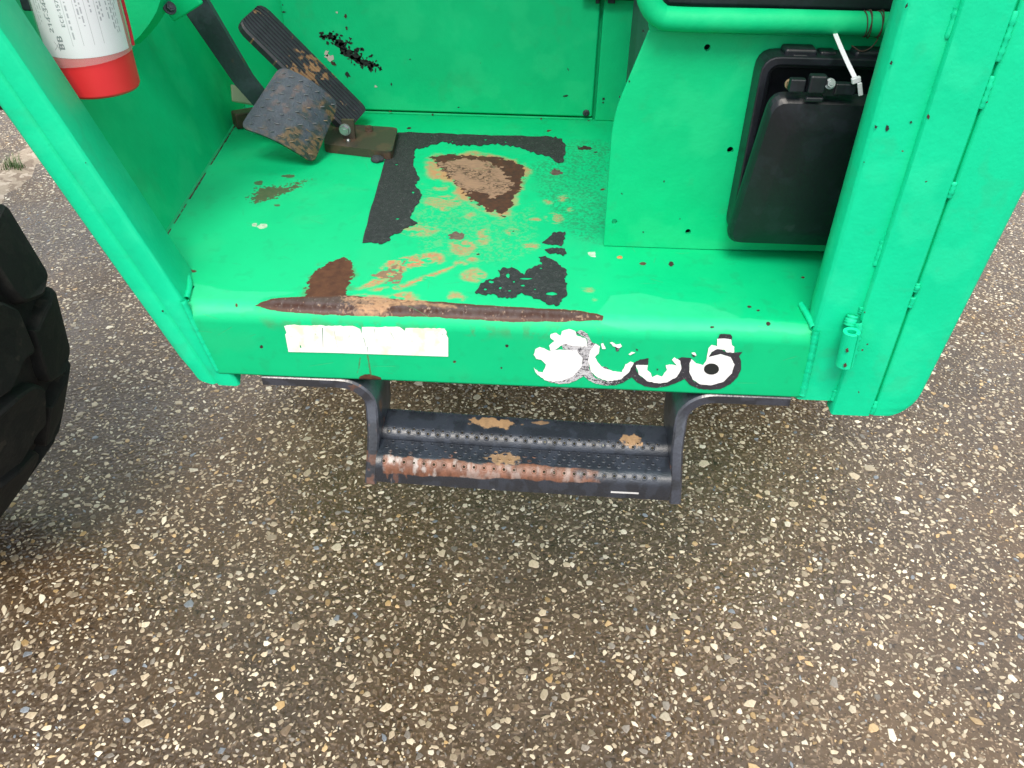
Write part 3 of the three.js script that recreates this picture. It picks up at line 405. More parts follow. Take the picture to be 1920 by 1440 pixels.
// --- leaning front pillar
const pil = group('front_pillar', cab); pil.userData.label = 'leaning green front door pillar';
{
  const ex = -0.4275, sh = -0.367, yb = 0.866; // x of the inner front edge at the bottom
  const A = [[ex - 0.07, 0.012], [ex - 0.07, 0.034], [ex - 0.06, 0.0425], [ex - 0.0385, 0.0435], [ex - 0.0355, 0.0405], [ex - 0.033, 0.0405], [ex - 0.031, 0.0445], [ex - 0.004, 0.0452], [ex, 0.041], [ex - 0.0235, -0.048], [ex - 0.055, -0.048], [ex - 0.055, 0.012]];
  const prof = roundPoly(A, [0.004, 0.009, 0.006, 0.002, 0.002, 0.002, 0.002, 0.005, 0.004, 0.002, 0.002, 0.002], 3);
  const pr = THREE.ShapeUtils.area(prof.map((p) => new THREE.Vector2(...p))) > 0 ? prof.slice().reverse() : prof;
  const rings = [], ys = [yb, yb + 0.004, yb + 0.012, yb + 0.025, yb + 0.04]; for (let k = 1; k <= 12; k++) ys.push(yb + 0.04 + (2.42 - yb - 0.04) * k / 12);
  for (const y of ys) rings.push(pr.map(([x, z]) => { const t = clamp((x - (ex - 0.07)) / 0.03), lift = (1 - t) ** 2 * 0.018 * ss(yb + 0.06, yb, y); return V3(x + sh * (y - yb), y + lift, z + 0.0008 * (vn(y * 12 + 5, x * 30 + 9) - 0.5)); }));
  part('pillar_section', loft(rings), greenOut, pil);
  bead([V3(-0.478, 1.008, 0.046), V3(-0.4665, 0.95, 0.0465), V3(-0.454, 0.892, 0.046)], 0.0042, pil);
  bead([V3(-0.505, 1.002, -0.04), V3(-0.487, 1.003, 0.0), V3(-0.479, 1.003, 0.035)], 0.004, pil);
  flakes([[305, 583, 3], [161, 305, 2]], 'z', 0.0457, darkChip, pil);
}
// --- rear post: box tube, cover plate, outer sheet
const post = group('rear_post', cab); post.userData.label = 'upright green rear door post of three welded plates';
{
  const tube = prism(roundPoly([[0.3655, FZ - 0.0005], [0.49, FZ - 0.0005], [0.49, -0.02], [0.376, -0.02], [0.3655, 0.018]], [0.011, 0.002, 0.002, 0.004, 0.004]), 0.884, 2.42, 0, 0.884, 14);
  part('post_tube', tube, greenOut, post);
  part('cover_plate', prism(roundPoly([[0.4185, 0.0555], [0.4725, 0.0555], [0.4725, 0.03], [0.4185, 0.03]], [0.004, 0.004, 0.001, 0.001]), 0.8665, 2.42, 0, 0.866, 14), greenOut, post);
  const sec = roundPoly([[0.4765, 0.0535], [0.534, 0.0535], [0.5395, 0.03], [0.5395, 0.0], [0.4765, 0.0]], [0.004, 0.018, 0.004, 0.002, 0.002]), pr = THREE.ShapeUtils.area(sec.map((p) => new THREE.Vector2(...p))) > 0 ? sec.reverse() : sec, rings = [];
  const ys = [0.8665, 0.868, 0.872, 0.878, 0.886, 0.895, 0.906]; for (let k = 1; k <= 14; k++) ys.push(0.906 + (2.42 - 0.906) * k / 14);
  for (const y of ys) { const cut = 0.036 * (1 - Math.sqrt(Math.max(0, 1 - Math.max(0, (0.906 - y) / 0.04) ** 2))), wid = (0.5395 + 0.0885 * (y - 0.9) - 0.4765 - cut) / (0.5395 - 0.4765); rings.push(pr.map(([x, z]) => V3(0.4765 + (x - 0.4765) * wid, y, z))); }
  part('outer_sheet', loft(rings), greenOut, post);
  bead([V3(0.369, 1.0, FZ + 0.001), V3(0.372, 0.95, FZ + 0.001), V3(0.3745, 0.893, FZ + 0.001)], 0.005, post);
  bead([V3(0.362, 1.003, -0.012), V3(0.364, 1.004, 0.02), V3(0.367, 1.0, 0.042)], 0.0045, post);
  for (const [y0, y1] of [[0.885, 0.905], [1.03, 1.04], [1.1, 1.135], [1.37, 1.4], [1.5, 1.56]]) bead([V3(0.4175, y0, 0.0475), V3(0.418, (y0 + y1) / 2, 0.048), V3(0.4175, y1, 0.0475)], 0.0034, post, 0.6);
  for (const [y0, y1] of [[0.868, 0.892], [1.045, 1.06], [1.068, 1.08], [1.195, 1.215], [1.3, 1.335], [1.35, 1.4]]) bead([V3(0.4745, y0, 0.0535), V3(0.475, (y0 + y1) / 2, 0.0545), V3(0.4745, y1, 0.0535)], 0.0034, post, 0.6);
  flakes([[1663, 240, 5, 9, 0.4], [1642, 238, 4, 4], [1671, 117, 4, 5], [1700, 10, 3, 8, 0.4], [1708, 229, 4, 3], [1620, 304, 2, 2]], 'z', FZ, darkChip, post);
  flakes([[1741, 219, 4, 7], [1692, 283, 3, 2], [1736, 340, 3, 2], [1621, 585, 2, 2], [1626, 645, 3, 2], [1610, 735, 2, 3], [1617, 656, 3, 2]], 'z', 0.0551, rustChip, post);
  flakes([[1849, 124, 3, 3], [1884, 213, 3, 3], [1850, 191, 3, 2], [1877, 84, 2, 4], [1832, 77, 2, 2], [1740, 656, 5, 1.5, -0.5], [1905, 55, 4, 3]], 'z', 0.0526, rustChip, post);
  // hinge knuckle, a rolled sleeve welded on
  const c = onZ(1583, 684, 0.074), t = onZ(1597, 622, 0.074), ax = t.clone().sub(c), L = ax.length(), sp = [];
  for (let i = 0; i <= 22; i++) { const a = -0.9 + i / 22 * 6.0; sp.push([Math.cos(a) * 0.0102, Math.sin(a) * 0.0102]); } for (let i = 22; i >= 0; i--) { const a = -0.9 + i / 22 * 6.0; sp.push([Math.cos(a) * 0.0062, Math.sin(a) * 0.0062]); }
  const hg = new THREE.ExtrudeGeometry(new THREE.Shape(sp.map((p) => new THREE.Vector2(...p))), { depth: L, bevelEnabled: true, bevelSize: 0.0006, bevelThickness: 0.0006, bevelSegments: 1 }); hg.rotateX(-Math.PI / 2);
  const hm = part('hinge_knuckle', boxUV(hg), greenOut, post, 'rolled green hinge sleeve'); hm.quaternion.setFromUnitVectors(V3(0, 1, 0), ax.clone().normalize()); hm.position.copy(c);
  bead([V3(c.x + 0.012, c.y + 0.002, 0.062), V3(c.x + 0.012, c.y + L / 2, 0.062), V3(t.x + 0.011, t.y + 0.006, 0.061)], 0.0055, post, 0.6);
  bead([V3(t.x + 0.002, t.y - 0.002, 0.06), V3(t.x + 0.004, t.y + 0.012, 0.056)], 0.007, post, 0.5);
  part('paint_chips', mergeGeometries([sheet([[1585, 655], [1590, 652], [1591, 659], [1587, 661]], 'z', 0.086, 0, 0.0004), sheet([[1581, 684], [1586, 680], [1588, 686], [1583, 689]], 'z', 0.086, 0, 0.0004)]), rustChip, post).userData.kind = 'stuff';
}
// --- cab shell: left wall, back wall, roof, rear wall
{
  const LX = (y) => -0.367 * (y - 1); // lean of the front wall
  const wall = (z0, x0, z1, x1, y1, th) => { const p = [[x0, z0], [x1, z1], [x1 - th, z1], [x0 - th, z0]]; return prism(p, 1.0045, y1, -0.367, 1, 6); };
  part('front_wall', wall(-0.035, -0.568, -0.74, -0.632, 1.5, 0.006), green, cab, 'green front wall of the cab, leaning outward');
  { const segs = []; for (let i = 0; i < 34; i++) { const z = -0.06 - i * 0.018, x = -0.568 + 0.0908 * (z + 0.035); if (rnd() < 0.22) continue; const w = rr(0.0008, 0.0017), l = rr(0.012, 0.02); segs.push(boxUV(new THREE.CylinderGeometry(w, w * 0.9, l, 6).rotateX(Math.PI / 2).rotateY(0.0905).scale(1, 0.5, 1).translate(x + 0.001, 1.0005, z))); }
    part('seam_rust', mergeGeometries(segs), rustChip, cab, 'rusty open seam along the foot of the front wall').userData.kind = 'stuff'; }
  // back wall with a removable panel set proud of it
  const bw = group('back_wall', cab);
  part('wall_sheet', rspan(-0.72, 0.46, 0.985, 1.5, -0.742, -0.7365, 0.001), green, bw);
  part('access_panel', rspan(-0.522, 0.0955, 1.008, 1.5, -0.7355, -0.7185, 0.004), green, bw, 'large green access panel with scuffed paint');
  part('panel_lip', rspan(-0.522, 0.0965, 1.0, 1.0045, -0.7355, -0.722, 0.0015), green, bw);
  part('side_panel', rspan(0.1015, 0.46, 1.0, 1.5, -0.7355, -0.7205, 0.003), green, bw);
  const sc = part('panel_screw', mergeGeometries([new THREE.SphereGeometry(0.0078, 14, 8, 0, 6.283, 0, 1.2).rotateX(Math.PI / 2).scale(1, 1, 0.6), new THREE.TorusGeometry(0.0032, 0.001, 6, 12).translate(0, 0, 0.0045)]), blackSteel, bw); sc.position.copy(onZ(1099, 212, -0.7185)); sc.position.z = -0.7195;
  flakes([[1132, 185, 4, 4], [1131, 192, 3, 2]], 'z', -0.7204, darkChip, bw);  // dark flake painted in for the shaded depth of a small hole
  const big = [], sm = [];
  for (let k = 0; k < 120; k++) { const t = rnd(), x = 606 + 104 * t + rr(-7, 7), y = 62 + 66 * t + rr(-13, 13) * (0.5 + Math.sin(t * 3.1)); (rnd() < 0.6 ? big : sm).push([x, y, rr(2, 7), rr(1.5, 5), rr(0, 3)]); }
  big.push([652, 100, 22, 12, 0.6], [668, 108, 20, 10, 0.6], [638, 84, 16, 11, 0.7], [685, 118, 20, 9, 0.5], [652, 140, 8, 9], [604, 62, 8, 5], [530, 9, 2, 2], [532, 22, 5, 2], [700, 122, 8, 4, 0.5], [625, 72, 9, 6, 0.5]);
  flakes([...big, ...sm.slice(0, 30), [860, 201, 3, 2], [769, 111, 2, 2], [734, 158, 2, 5], [901, 118, 1, 1], [1060, 180, 9, 2, -0.2], [1065, 130, 1, 5, -0.4]], 'z', -0.7184, darkChip, bw, 'black scuff where the paint has been rubbed through');
  flakes([[625, 118, 9, 5, 0.3], [648, 30, 4, 5], [650, 53, 3, 5]], 'z', -0.7181, rustChip, bw);
  flakes([[618, 108, 11, 9, 0.4], [632, 23, 3, 4], [705, 162, 4, 3], [612, 100, 6, 9]], 'z', -0.7183, S({ color: 0xb8b4ac, roughness: 0.8 }), bw);
  flakes([[811, 215, 3, 3], [1015, 223, 3, 3], [1103, 227, 5, 3], [731, 209, 4, 2]], 'z', -0.7183, rustChip, bw);
  part('vent_trim', mergeGeometries([rspan(0.06, 0.3, 1.236, 1.26, -0.7185, -0.7, 0.003), rspan(0.085, 0.093, 1.228, 1.24, -0.7185, -0.705, 0.002), rspan(0.108, 0.122, 1.229, 1.24, -0.7185, -0.705, 0.002)]), blackPlastic, bw);
  part('rear_wall', rspan(0.452, 0.46, 0.985, 2.42, -0.73, -0.02, 0.001), green);
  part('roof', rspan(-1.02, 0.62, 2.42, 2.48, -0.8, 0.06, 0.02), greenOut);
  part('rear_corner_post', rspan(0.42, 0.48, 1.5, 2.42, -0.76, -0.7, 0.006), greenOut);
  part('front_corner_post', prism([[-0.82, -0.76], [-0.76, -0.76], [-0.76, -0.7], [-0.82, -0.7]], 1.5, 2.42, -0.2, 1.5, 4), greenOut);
  // curved shroud of the steering column against the front wall
  const pts = []; for (let i = 0; i <= 10; i++) { const a = i / 10 * Math.PI / 2; pts.push([Math.cos(a), Math.sin(a)]); }
  const shr = group('column_shroud', cab);
  const q = [onZ(262, 82, -0.36), onZ(283, 62, -0.365), onZ(300, 40, -0.37), onZ(312, 20, -0.375), onZ(322, -8, -0.38), onZ(330, -60, -0.38)], rings = q.map((p, i) => { const d = 0.028; return [V3(p.x, p.y, p.z), V3(p.x - 0.004, p.y + 0.004, p.z + d), V3(p.x - 0.25, p.y + 0.12, p.z + d), V3(p.x - 0.25, p.y + 0.12, p.z)]; });
  part('shroud_plate', loft(rings, true, 0.4), green, shr);
  part('bracket_tab', boxUV(new RoundedBoxGeometry(0.06, 0.05, 0.012, 2, 0.003).rotateZ(0.5).translate(...onZ(335, -4, -0.44).toArray())), green, shr);
  const b = part('pivot_bolt', bolt(0.007, 0.006), blackSteel, shr); b.position.copy(onZ(318, 15, -0.37)); b.rotation.set(0.9, 0, -0.7);
}
// --- seat pedestal plate with holes, top tube, seat
{
  const z = -0.17, w = (p) => { const v = onZ(p[0], p[1], z); return [v.x, v.y]; };
  const outl = roundPoly([[0.0975, 1.0015], [0.0945, 1.18], [0.0985, 1.214], [0.131, 1.315], [0.45, 1.313], [0.45, 1.006], [0.25, 1.0015]], [0.001, 0.02, 0.02, 0.002, 0.001, 0.001, 0.001]);
  const sh = new THREE.Shape(outl.map((p) => new THREE.Vector2(...p)));
  for (const [px, py, r] of [[1326, 89, 0.0042], [1369, 281, 0.0046], [1152, 415, 0.0042], [1290, 434, 0.0042]]) { const [x, y] = w([px, py]), h = []; for (let i = 0; i < 16; i++) h.push(new THREE.Vector2(x + r * Math.cos(-i / 16 * 6.28318), y + r * 1.05 * Math.sin(-i / 16 * 6.28318))); sh.holes.push(new THREE.Path(h)); }
  const plate = part('seat_pedestal', boxUV(new THREE.ExtrudeGeometry(sh, { depth: 0.005, bevelEnabled: true, bevelSize: 0.0008, bevelThickness: 0.0008, bevelSegments: 1, curveSegments: 14 }).translate(0, 0, z - 0.005)), green, cab, 'green seat pedestal plate with four drilled holes');
  const top = [[0.131, 1.3155, z], [0.452, 1.3135, z], [0.452, 1.338, z - 0.008], [0.125, 1.34, z - 0.008]].map((p) => V3(...p)), back = top.map((p) => V3(p.x, p.y - 0.001, p.z - 0.005));
  part('pedestal_flange', loft([back, top]), green, plate);
  flakes([[1135, 1, 1], [1166, 363, 2, 2], [1162, 181, 2, 4], [1180, 152, 2, 4], [1206, 58, 3, 3], [1245, 340, 1.5, 4], [1275, 410, 1.5, 2], [1206, 435, 2, 2]], 'z', z + 0.0006, darkChip, plate);
  part('pedestal_dark_backing', rspan(0.15, 0.446, 1.001, 1.343, -0.64, -0.205, 0.004), blackSteel, cab);  // black box added behind the plate so the drilled holes read dark
  const tz = -0.15;
  part('seat_rail', tubeGeo([onZ(1208, -60, tz), onZ(1212, -25, tz), onZ(1218, 4, tz), onZ(1236, 28, tz), onZ(1270, 36, tz), onZ(1450, 40, tz), onZ(1600, 45, tz), onZ(1672, 47, -0.05), onZ(1682, 47, -0.0)].map((p, i) => i < 5 ? p : V3(p.x, onZ(1450, 40, tz).y, i < 7 ? tz : p.z + 0)).slice(0, 7).concat([V3(0.45, onZ(1450, 40, tz).y, tz)]), 0.0148, 60, 18), green, cab, 'bent green tube along the seat edge');
  bead([V3(0.428, 1.325, -0.135), V3(0.43, 1.338, -0.13), V3(0.428, 1.352, -0.135)], 0.006, cab);
  const seat = group('operator_seat', cab); seat.userData.label = 'black operator seat above the pedestal';
  part('seat_base', rspan(0.145, 0.445, 1.344, 1.42, -0.66, -0.168, 0.008), blackPlastic, seat);
  part('seat_cushion', rspan(0.13, 0.446, 1.425, 1.55, -0.68, -0.18, 0.03), blackPlastic, seat);
  part('backrest', rspan(0.36, 0.446, 1.5, 2.0, -0.66, -0.2, 0.03), blackPlastic, seat);
}
// --- brake pedal
{
  const br = group('brake_pedal', cab); br.userData.label = 'hanging brake pedal with worn chequer-plate pad';
  const zn = -0.43, zf = -0.53, c = [onZ(449, 236, zn), onZ(588, 305, zn), onZ(636, 192, zf), onZ(525, 121, zf)];
  const nrm = c[1].clone().sub(c[0]).cross(c[3].clone().sub(c[0])).normalize().negate(); if (nrm.y < 0) nrm.negate();
  const at = (u, v, h = 0) => { const p = c[0].clone().multiplyScalar((1 - u) * (1 - v)).addScaledVector(c[1], u * (1 - v)).addScaledVector(c[2], u * v).addScaledVector(c[3], (1 - u) * v); return p.addScaledVector(nrm, 0.021 * 4 * u * (1 - u) - 0.007 + h); };
  const cut = (u, v) => { const e = 0.11, du = Math.max(0, Math.abs(u - 0.5) - 0.5 + e), dv = Math.max(0, Math.abs(v - 0.5) - 0.5 + e), d = Math.hypot(du, dv); if (d <= e) return [u, v]; const k = e / d; return [0.5 + Math.sign(u - 0.5) * (0.5 - e + du * k), 0.5 + Math.sign(v - 0.5) * (0.5 - e + dv * k)]; };
  const n = 24, pos = [], uv = [], idx = [], per = [];
  for (let s = 0; s < 2; s++) for (let j = 0; j <= n; j++) for (let i = 0; i <= n; i++) { const [u, v] = cut(i / n, j / n), p = at(u, v, s ? -0.006 : 0); pos.push(p.x, p.y, p.z); uv.push(u, v); }
  const M = (n + 1) * (n + 1);
  for (let j = 0; j < n; j++) for (let i = 0; i < n; i++) { const a = j * (n + 1) + i, b = a + 1, d = a + n + 1, e = d + 1; idx.push(a, b, e, a, e, d, M + a, M + e, M + b, M + a, M + d, M + e); }
  for (let i = 0; i < n; i++) per.push(i); for (let j = 0; j < n; j++) per.push(j * (n + 1) + n); for (let i = n; i > 0; i--) per.push(n * (n + 1) + i); for (let j = n; j > 0; j--) per.push(j * (n + 1));
  per.forEach((a, k) => { const b = per[(k + 1) % per.length]; idx.push(a, M + a, b, b, M + a, M + b); });
  const g = new THREE.BufferGeometry(); g.setAttribute('position', new THREE.Float32BufferAttribute(pos, 3)); g.setAttribute('uv', new THREE.Float32BufferAttribute(uv, 2)); g.setIndex(idx);
  const mud = (x, y) => ss(0.46, 0.7, 0.55 * x + 0.32 * (1 - y) + 0.75 * (fbm(x * 5 + 8, y * 5, 4) - 0.5));
  const padMap = dtex(512, 512, (i, j, o) => { const x = i / 512, y = j / 512, a = fbm(x * 12 + 40, y * 12, 5), m = mud(x, y), st = fbm(x * 18, y * 30 + 60, 4), r = ss(0.55, 0.7, fbm(x * 10 + 3, y * 10 + 90, 4)); const b = [0.03 + 0.035 * a, 0.04 + 0.045 * a, 0.058 + 0.06 * a]; const dk = [0.018, 0.035, 0.03], bn = [0.13, 0.085, 0.045]; for (let q = 0; q < 3; q++) { const mm = dk[q] + (bn[q] - dk[q]) * ss(0.42, 0.62, st); let v = b[q] + (mm - b[q]) * m; v += ([0.3, 0.15, 0.09][q] - v) * r * 0.18; o[q] = v; } }, true, false);
  part('pedal_pad', toCreasedNormals(g, 0.6), S({ map: padMap, roughness: 0.5, bumpMap: paintBump, bumpScale: 0.002, side: THREE.DoubleSide }), br);
  const barA = S({ map: metalNoise([0.1, 0.115, 0.14], [0.09, 0.1, 0.12], [0.2, 0.12, 0.08], 5), roughness: 0.42 }), barB = S({ map: metalNoise([0.2, 0.15, 0.09], [0.2, 0.1, 0.06], [0.08, 0.09, 0.08], 5), roughness: 0.6 });
  for (let a = 0; a < 7; a++) for (let b = 0; b < 7; b++) {
    const u = 0.1 + a * 0.135 + (b % 2) * 0.02, v = 0.09 + b * 0.137, t = (a + b) % 2; if (u > 0.95 || v > 0.95) continue;
    const p = at(u, v), pu = at(Math.min(1, u + 0.02), v), pv = at(u, Math.min(1, v + 0.02)), e1 = pu.sub(p).normalize(), e2 = pv.sub(p).normalize(), nn = e2.clone().cross(e1).normalize(); if (nn.y < 0) nn.negate();
    const d = t ? e1.clone().addScaledVector(e2, 0.35) : e2.clone().addScaledVector(e1, -0.35); d.normalize(); const side = nn.clone().cross(d);
    const m = part('tread_bar', new THREE.SphereGeometry(1, 10, 5).scale(0.0068, 0.0009, 0.0017), u + (1 - v) * 0.5 + rr(-0.2, 0.2) > 1.0 ? barB : barA, br); m.matrixAutoUpdate = true; m.quaternion.setFromRotationMatrix(new THREE.Matrix4().makeBasis(d, nn, side)); m.position.copy(p);
  }
  const za = -0.5, a0 = onZ(342, -30, za), a1 = onZ(374, 18, za), a2 = onZ(458, 150, za), a3 = onZ(500, 200, za - 0.01), dir = a2.clone().sub(a1).normalize(), px = V3(-dir.y, dir.x, 0);
  const barRing = (p, w, t) => [p.clone().addScaledVector(px, w).add(V3(0, 0, t)), p.clone().addScaledVector(px, -w).add(V3(0, 0, t)), p.clone().addScaledVector(px, -w).add(V3(0, 0, -t)), p.clone().addScaledVector(px, w).add(V3(0, 0, -t))].reverse();
  part('pedal_arm', loft([barRing(a0, 0.024, 0.006), barRing(a1, 0.023, 0.006), barRing(a2, 0.018, 0.006), barRing(a3, 0.016, 0.006)]), blackSteel, br);
  const st = part('stop_bracket', boxUV(new RoundedBoxGeometry(0.075, 0.005, 0.04, 2, 0.002)), S({ color: 0x9aa084, roughness: 0.7 }), br, 'pale bare stop bracket behind the pedal'); st.position.copy(onZ(472, 182, -0.57)); st.rotation.set(0.5, 0.25, -0.5);
  const bs = part('stop_block', rbox(0.05, 0.03, 0.03, 0.004, 0, 0, 0), rustyPlate, br); bs.position.copy(onY(462, 222, 1.015)); bs.position.y = 1.016; bs.rotation.y = 0.6;
}
// --- accelerator treadle
{
  const ac = group('accelerator_pedal', cab); ac.userData.label = 'long ribbed accelerator treadle on a bolted base';
  const hN = onZ(652, 246, -0.585), tN = onZ(446, 44, -0.6), hF = onZ(695, 208, -0.655), u = tN.clone().sub(hN), L = u.length(); u.normalize();
  const w = hF.clone().sub(hN); w.addScaledVector(u, -w.dot(u)); const Wd = w.length(); w.normalize(); const n = w.clone().cross(u).normalize(); if (n.y < 0) n.negate();
  const prof = []; const R = 9; prof.push([0, -0.016], [0, -0.002]); for (let k = 0; k < R; k++) { const a = 0.06 + 0.88 * k / R, b = 0.06 + 0.88 * (k + 0.6) / R; prof.push([a * Wd, 0.0005], [a * Wd + 0.0006, 0.0026], [b * Wd - 0.0006, 0.0026], [b * Wd, 0.0005]); } prof.push([Wd, -0.002], [Wd, -0.016], [Wd * 0.93, -0.016], [Wd * 0.9, -0.006], [Wd * 0.1, -0.006], [Wd * 0.07, -0.016]);
  const ringAt = (s, k) => prof.map(([a, h]) => hN.clone().addScaledVector(u, s).addScaledVector(w, (a - Wd / 2) * k + Wd / 2).addScaledVector(n, h));
  const rings = [[0.0, 0.86], [0.006, 0.97], [0.012, 1], [L * 0.5, 1], [L - 0.02, 1], [L - 0.01, 0.95], [L - 0.003, 0.84], [L, 0.7]].map(([s, k]) => ringAt(s, k));
  const tread = loft(rings, true, 0.35);
  { const p = tread.attributes.position, uv = tread.attributes.uv, v = V3(); for (let i = 0; i < p.count; i++) { v.fromBufferAttribute(p, i).sub(hN); uv.setXY(i, v.dot(u) / L, v.dot(w) / Wd); } }
  const tm = dtex(512, 256, (i, j, o) => { const x = i / 512, y = j / 256, a = fbm(x * 20, y * 6, 4), m = ss(0.5, 0.62, fbm(x * 30 + 9, y * 10 + 20, 4) + 0.34 * ss(0.2, 0.04, Math.abs(x - 0.47)) - 0.24); const b = [0.018 + 0.014 * a, 0.021 + 0.016 * a, 0.029 + 0.02 * a]; for (let q = 0; q < 3; q++) o[q] = b[q] + ([0.26, 0.15, 0.08][q] * (0.6 + 0.7 * a) - b[q]) * m; }, true, false);
  part('treadle', tread, S({ map: tm, roughness: 0.6 }), ac);
  const bp = [onY(613, 232, 1.014), onY(607, 272, 1.014), onY(735, 287, 1.014), onY(746, 241, 1.014)].map((p) => [p.x, p.z]);
  part('base_plate', prism(roundPoly(bp, 0.012, 4), 1.0005, 1.016), rustyPlate, ac, 'brown rusty base plate');
  const put = (m, px, py, y, rx = 0, rz = 0) => { m.position.copy(onY(px, py, y)); m.rotation.set(rx, 0, rz); return m; };
  part('hinge_ear', prism(roundPoly([[-0.012, -0.004], [0.012, -0.004], [0.012, 0.004], [-0.012, 0.004]], 0.002), 1.012, 1.052).translate(onY(652, 250, 1.03).x, 0, onY(652, 250, 1.03).z - 0.012), rustyPlate, ac);
  const pb = part('pivot_bolt', bolt(0.0085, 0.007, 1.35), zinc, ac, 'bright zinc pivot bolt'); pb.position.copy(onY(647, 243, 1.034)); pb.rotation.x = Math.PI / 2;
  put(part('base_bolt', bolt(0.0075, 0.006, 1.1), rustyPlate, ac), 692, 244, 1.0165);
  put(part('rivet', new THREE.SphereGeometry(0.0042, 12, 8), zinc, ac), 653, 264, 1.017);
}
// --- boarding step
{
  const step = group('boarding_step', cab); step.userData.label = 'black steel boarding step hung below the sill, rust along its nose';
  const zf = 0.098, zb = -0.012;
  // brackets: flat bar, horizontal foot under the sill, bend, leg
  const barPath = (fx, lx, yTop, yBot, s) => { const P = [[fx, yTop], [lx - s * 0.046, yTop]]; for (let k = 1; k <= 8; k++) { const a = k / 8 * Math.PI / 2; P.push([lx - s * 0.046 + s * 0.046 * Math.sin(a), yTop - 0.046 + 0.046 * Math.cos(a)]); } P.push([lx + s * 0.002, yTop - 0.08], [lx - s * 0.004, yBot]); return P; };
  for (const [fx, lx, yBot, s] of [[-0.392, -0.236, 0.728, 1], [0.361, 0.212, 0.714, -1]]) {
    const P = barPath(fx, lx, 0.8775, yBot, s), th = 0.0088, rings = P.map(([x, y], i) => {
      const a = P[Math.max(0, i - 1)], b = P[Math.min(P.length - 1, i + 1)], tx = b[0] - a[0], ty = b[1] - a[1], l = Math.hypot(tx, ty), nx = -ty / l * th, ny = tx / l * th, t = i / (P.length - 1), down = clamp((0.85 - y) / 0.1), z1 = FZ - 0.001 + 0.047 * down, z0 = z1 - 0.105 + 0.0 * t, e = 0.003;
      return [V3(x + nx, y + ny, z1 - e), V3(x + nx * 0.7, y + ny * 0.7, z1), V3(x - nx * 0.7, y - ny * 0.7, z1), V3(x - nx, y - ny, z1 - e), V3(x - nx, y - ny, z0), V3(x + nx, y + ny, z0)];
    });
    const g = loft(s > 0 ? rings : rings.map((r) => r.slice().reverse()), true, 0.6);
    part('step_bracket', g, S({ map: metalNoise([0.018, 0.022, 0.031], [0.035, 0.041, 0.058], [0.12, 0.06, 0.042], 6, 0.5, s > 0 ? 0.63 : 0.74), roughness: 0.32, ior: 1.8, bumpMap: paintBump, bumpScale: 0.0012 }), step, s > 0 ? 'left bracket with rust on its front edge' : 'right bracket').material.map.repeat.set(5, 5);
  }
  // folded tread
  const pr = []; const arc = (cz, cy, r, a0, a1, n) => { for (let k = 0; k <= n; k++) { const a = (a0 + (a1 - a0) * k / n) * DEG; pr.push([cz + r * Math.sin(a), cy + r * Math.cos(a)]); } };
  pr.push([zb, -0.034]); arc(zb + 0.006, -0.004, 0.006, -90, 0, 3); arc(0.03, -0.013, 0.016, 0, 85, 6); pr.push([0.0465, -0.019]); arc(0.05, -0.016, 0.005, -60, 0, 2); arc(zf - 0.016, -0.026, 0.016, 0, 90, 7); pr.push([zf, -0.052], [zf - 0.004, -0.0525], [zf - 0.004, -0.03]);
  const TX0 = -0.228, TX1 = 0.204, yL = 0.7905, yR = 0.778, nx = 60, pl = [0]; for (let i = 1; i < pr.length; i++) pl.push(pl[i - 1] + Math.hypot(pr[i][0] - pr[i - 1][0], pr[i][1] - pr[i - 1][1]));
  const PL = pl[pl.length - 1], pos = [], uv = [], idx = [], yAt = (x) => yL + (yR - yL) * (x - TX0) / (TX1 - TX0) - 0.002 * Math.sin((x - TX0) / (TX1 - TX0) * Math.PI);
  for (let r = 0; r < pr.length; r++) for (let i = 0; i <= nx; i++) { const x = TX0 + (TX1 - TX0) * i / nx; pos.push(x, yAt(x) + pr[r][1] + 0.001 * (vn(x * 40, r * 0.3) - 0.5), pr[r][0]); uv.push(i / nx, pl[r] / PL); }
  for (let r = 0; r + 1 < pr.length; r++) for (let i = 0; i < nx; i++) { const a = r * (nx + 1) + i; idx.push(a, a + nx + 1, a + 1, a + 1, a + nx + 1, a + nx + 2); }
  const g = new THREE.BufferGeometry(); g.setAttribute('position', new THREE.Float32BufferAttribute(pos, 3)); g.setAttribute('uv', new THREE.Float32BufferAttribute(uv, 2)); g.setIndex(idx); g.computeVertexNormals();
  const vOf = (z, dy) => { let b = 0, m = 9; pr.forEach((p, i) => { const d = Math.hypot(p[0] - z, p[1] - dy); if (d < m) { m = d; b = i; } }); return pl[b] / PL; };
  const vN = vOf(zf - 0.005, -0.014), v0 = vOf(zf - 0.022, -0.01), v1 = vOf(zf, -0.03);
  const rustMask = (x, v) => { const end = 0.735, n = fbm(x * 26 + 4, v * 14, 5), lo = v0 + 0.012 + 0.05 * ss(0.3, 0.7, x) * 0, hi = v1 + 0.035 * ss(0.6, 0.0, x); return ss(-0.006, 0.006, Math.min(v - lo, hi - v) + (n - 0.5) * 0.05) * ss(0.02, 0.03, x) * ss(end + 0.02, end - 0.05, x + 0.2 * (n - 0.5)); };
  const mudMask = (x, v) => { const n = fbm(x * 60 + 30, v * 30, 5), spot = (cx, cv, rx, rv) => ss(0.25, -0.1, Math.hypot((x - cx) / rx, (v - cv) / rv) - 1 + (n - 0.5) * 1.6); return Math.max(spot(0.385, 0.24, 0.07, 0.045), spot(0.87, 0.33, 0.035, 0.05), spot(0.43, v0 - 0.04, 0.05, 0.05) * 0.8, spot(0.56, 0.2, 0.03, 0.02) * 0.7); };
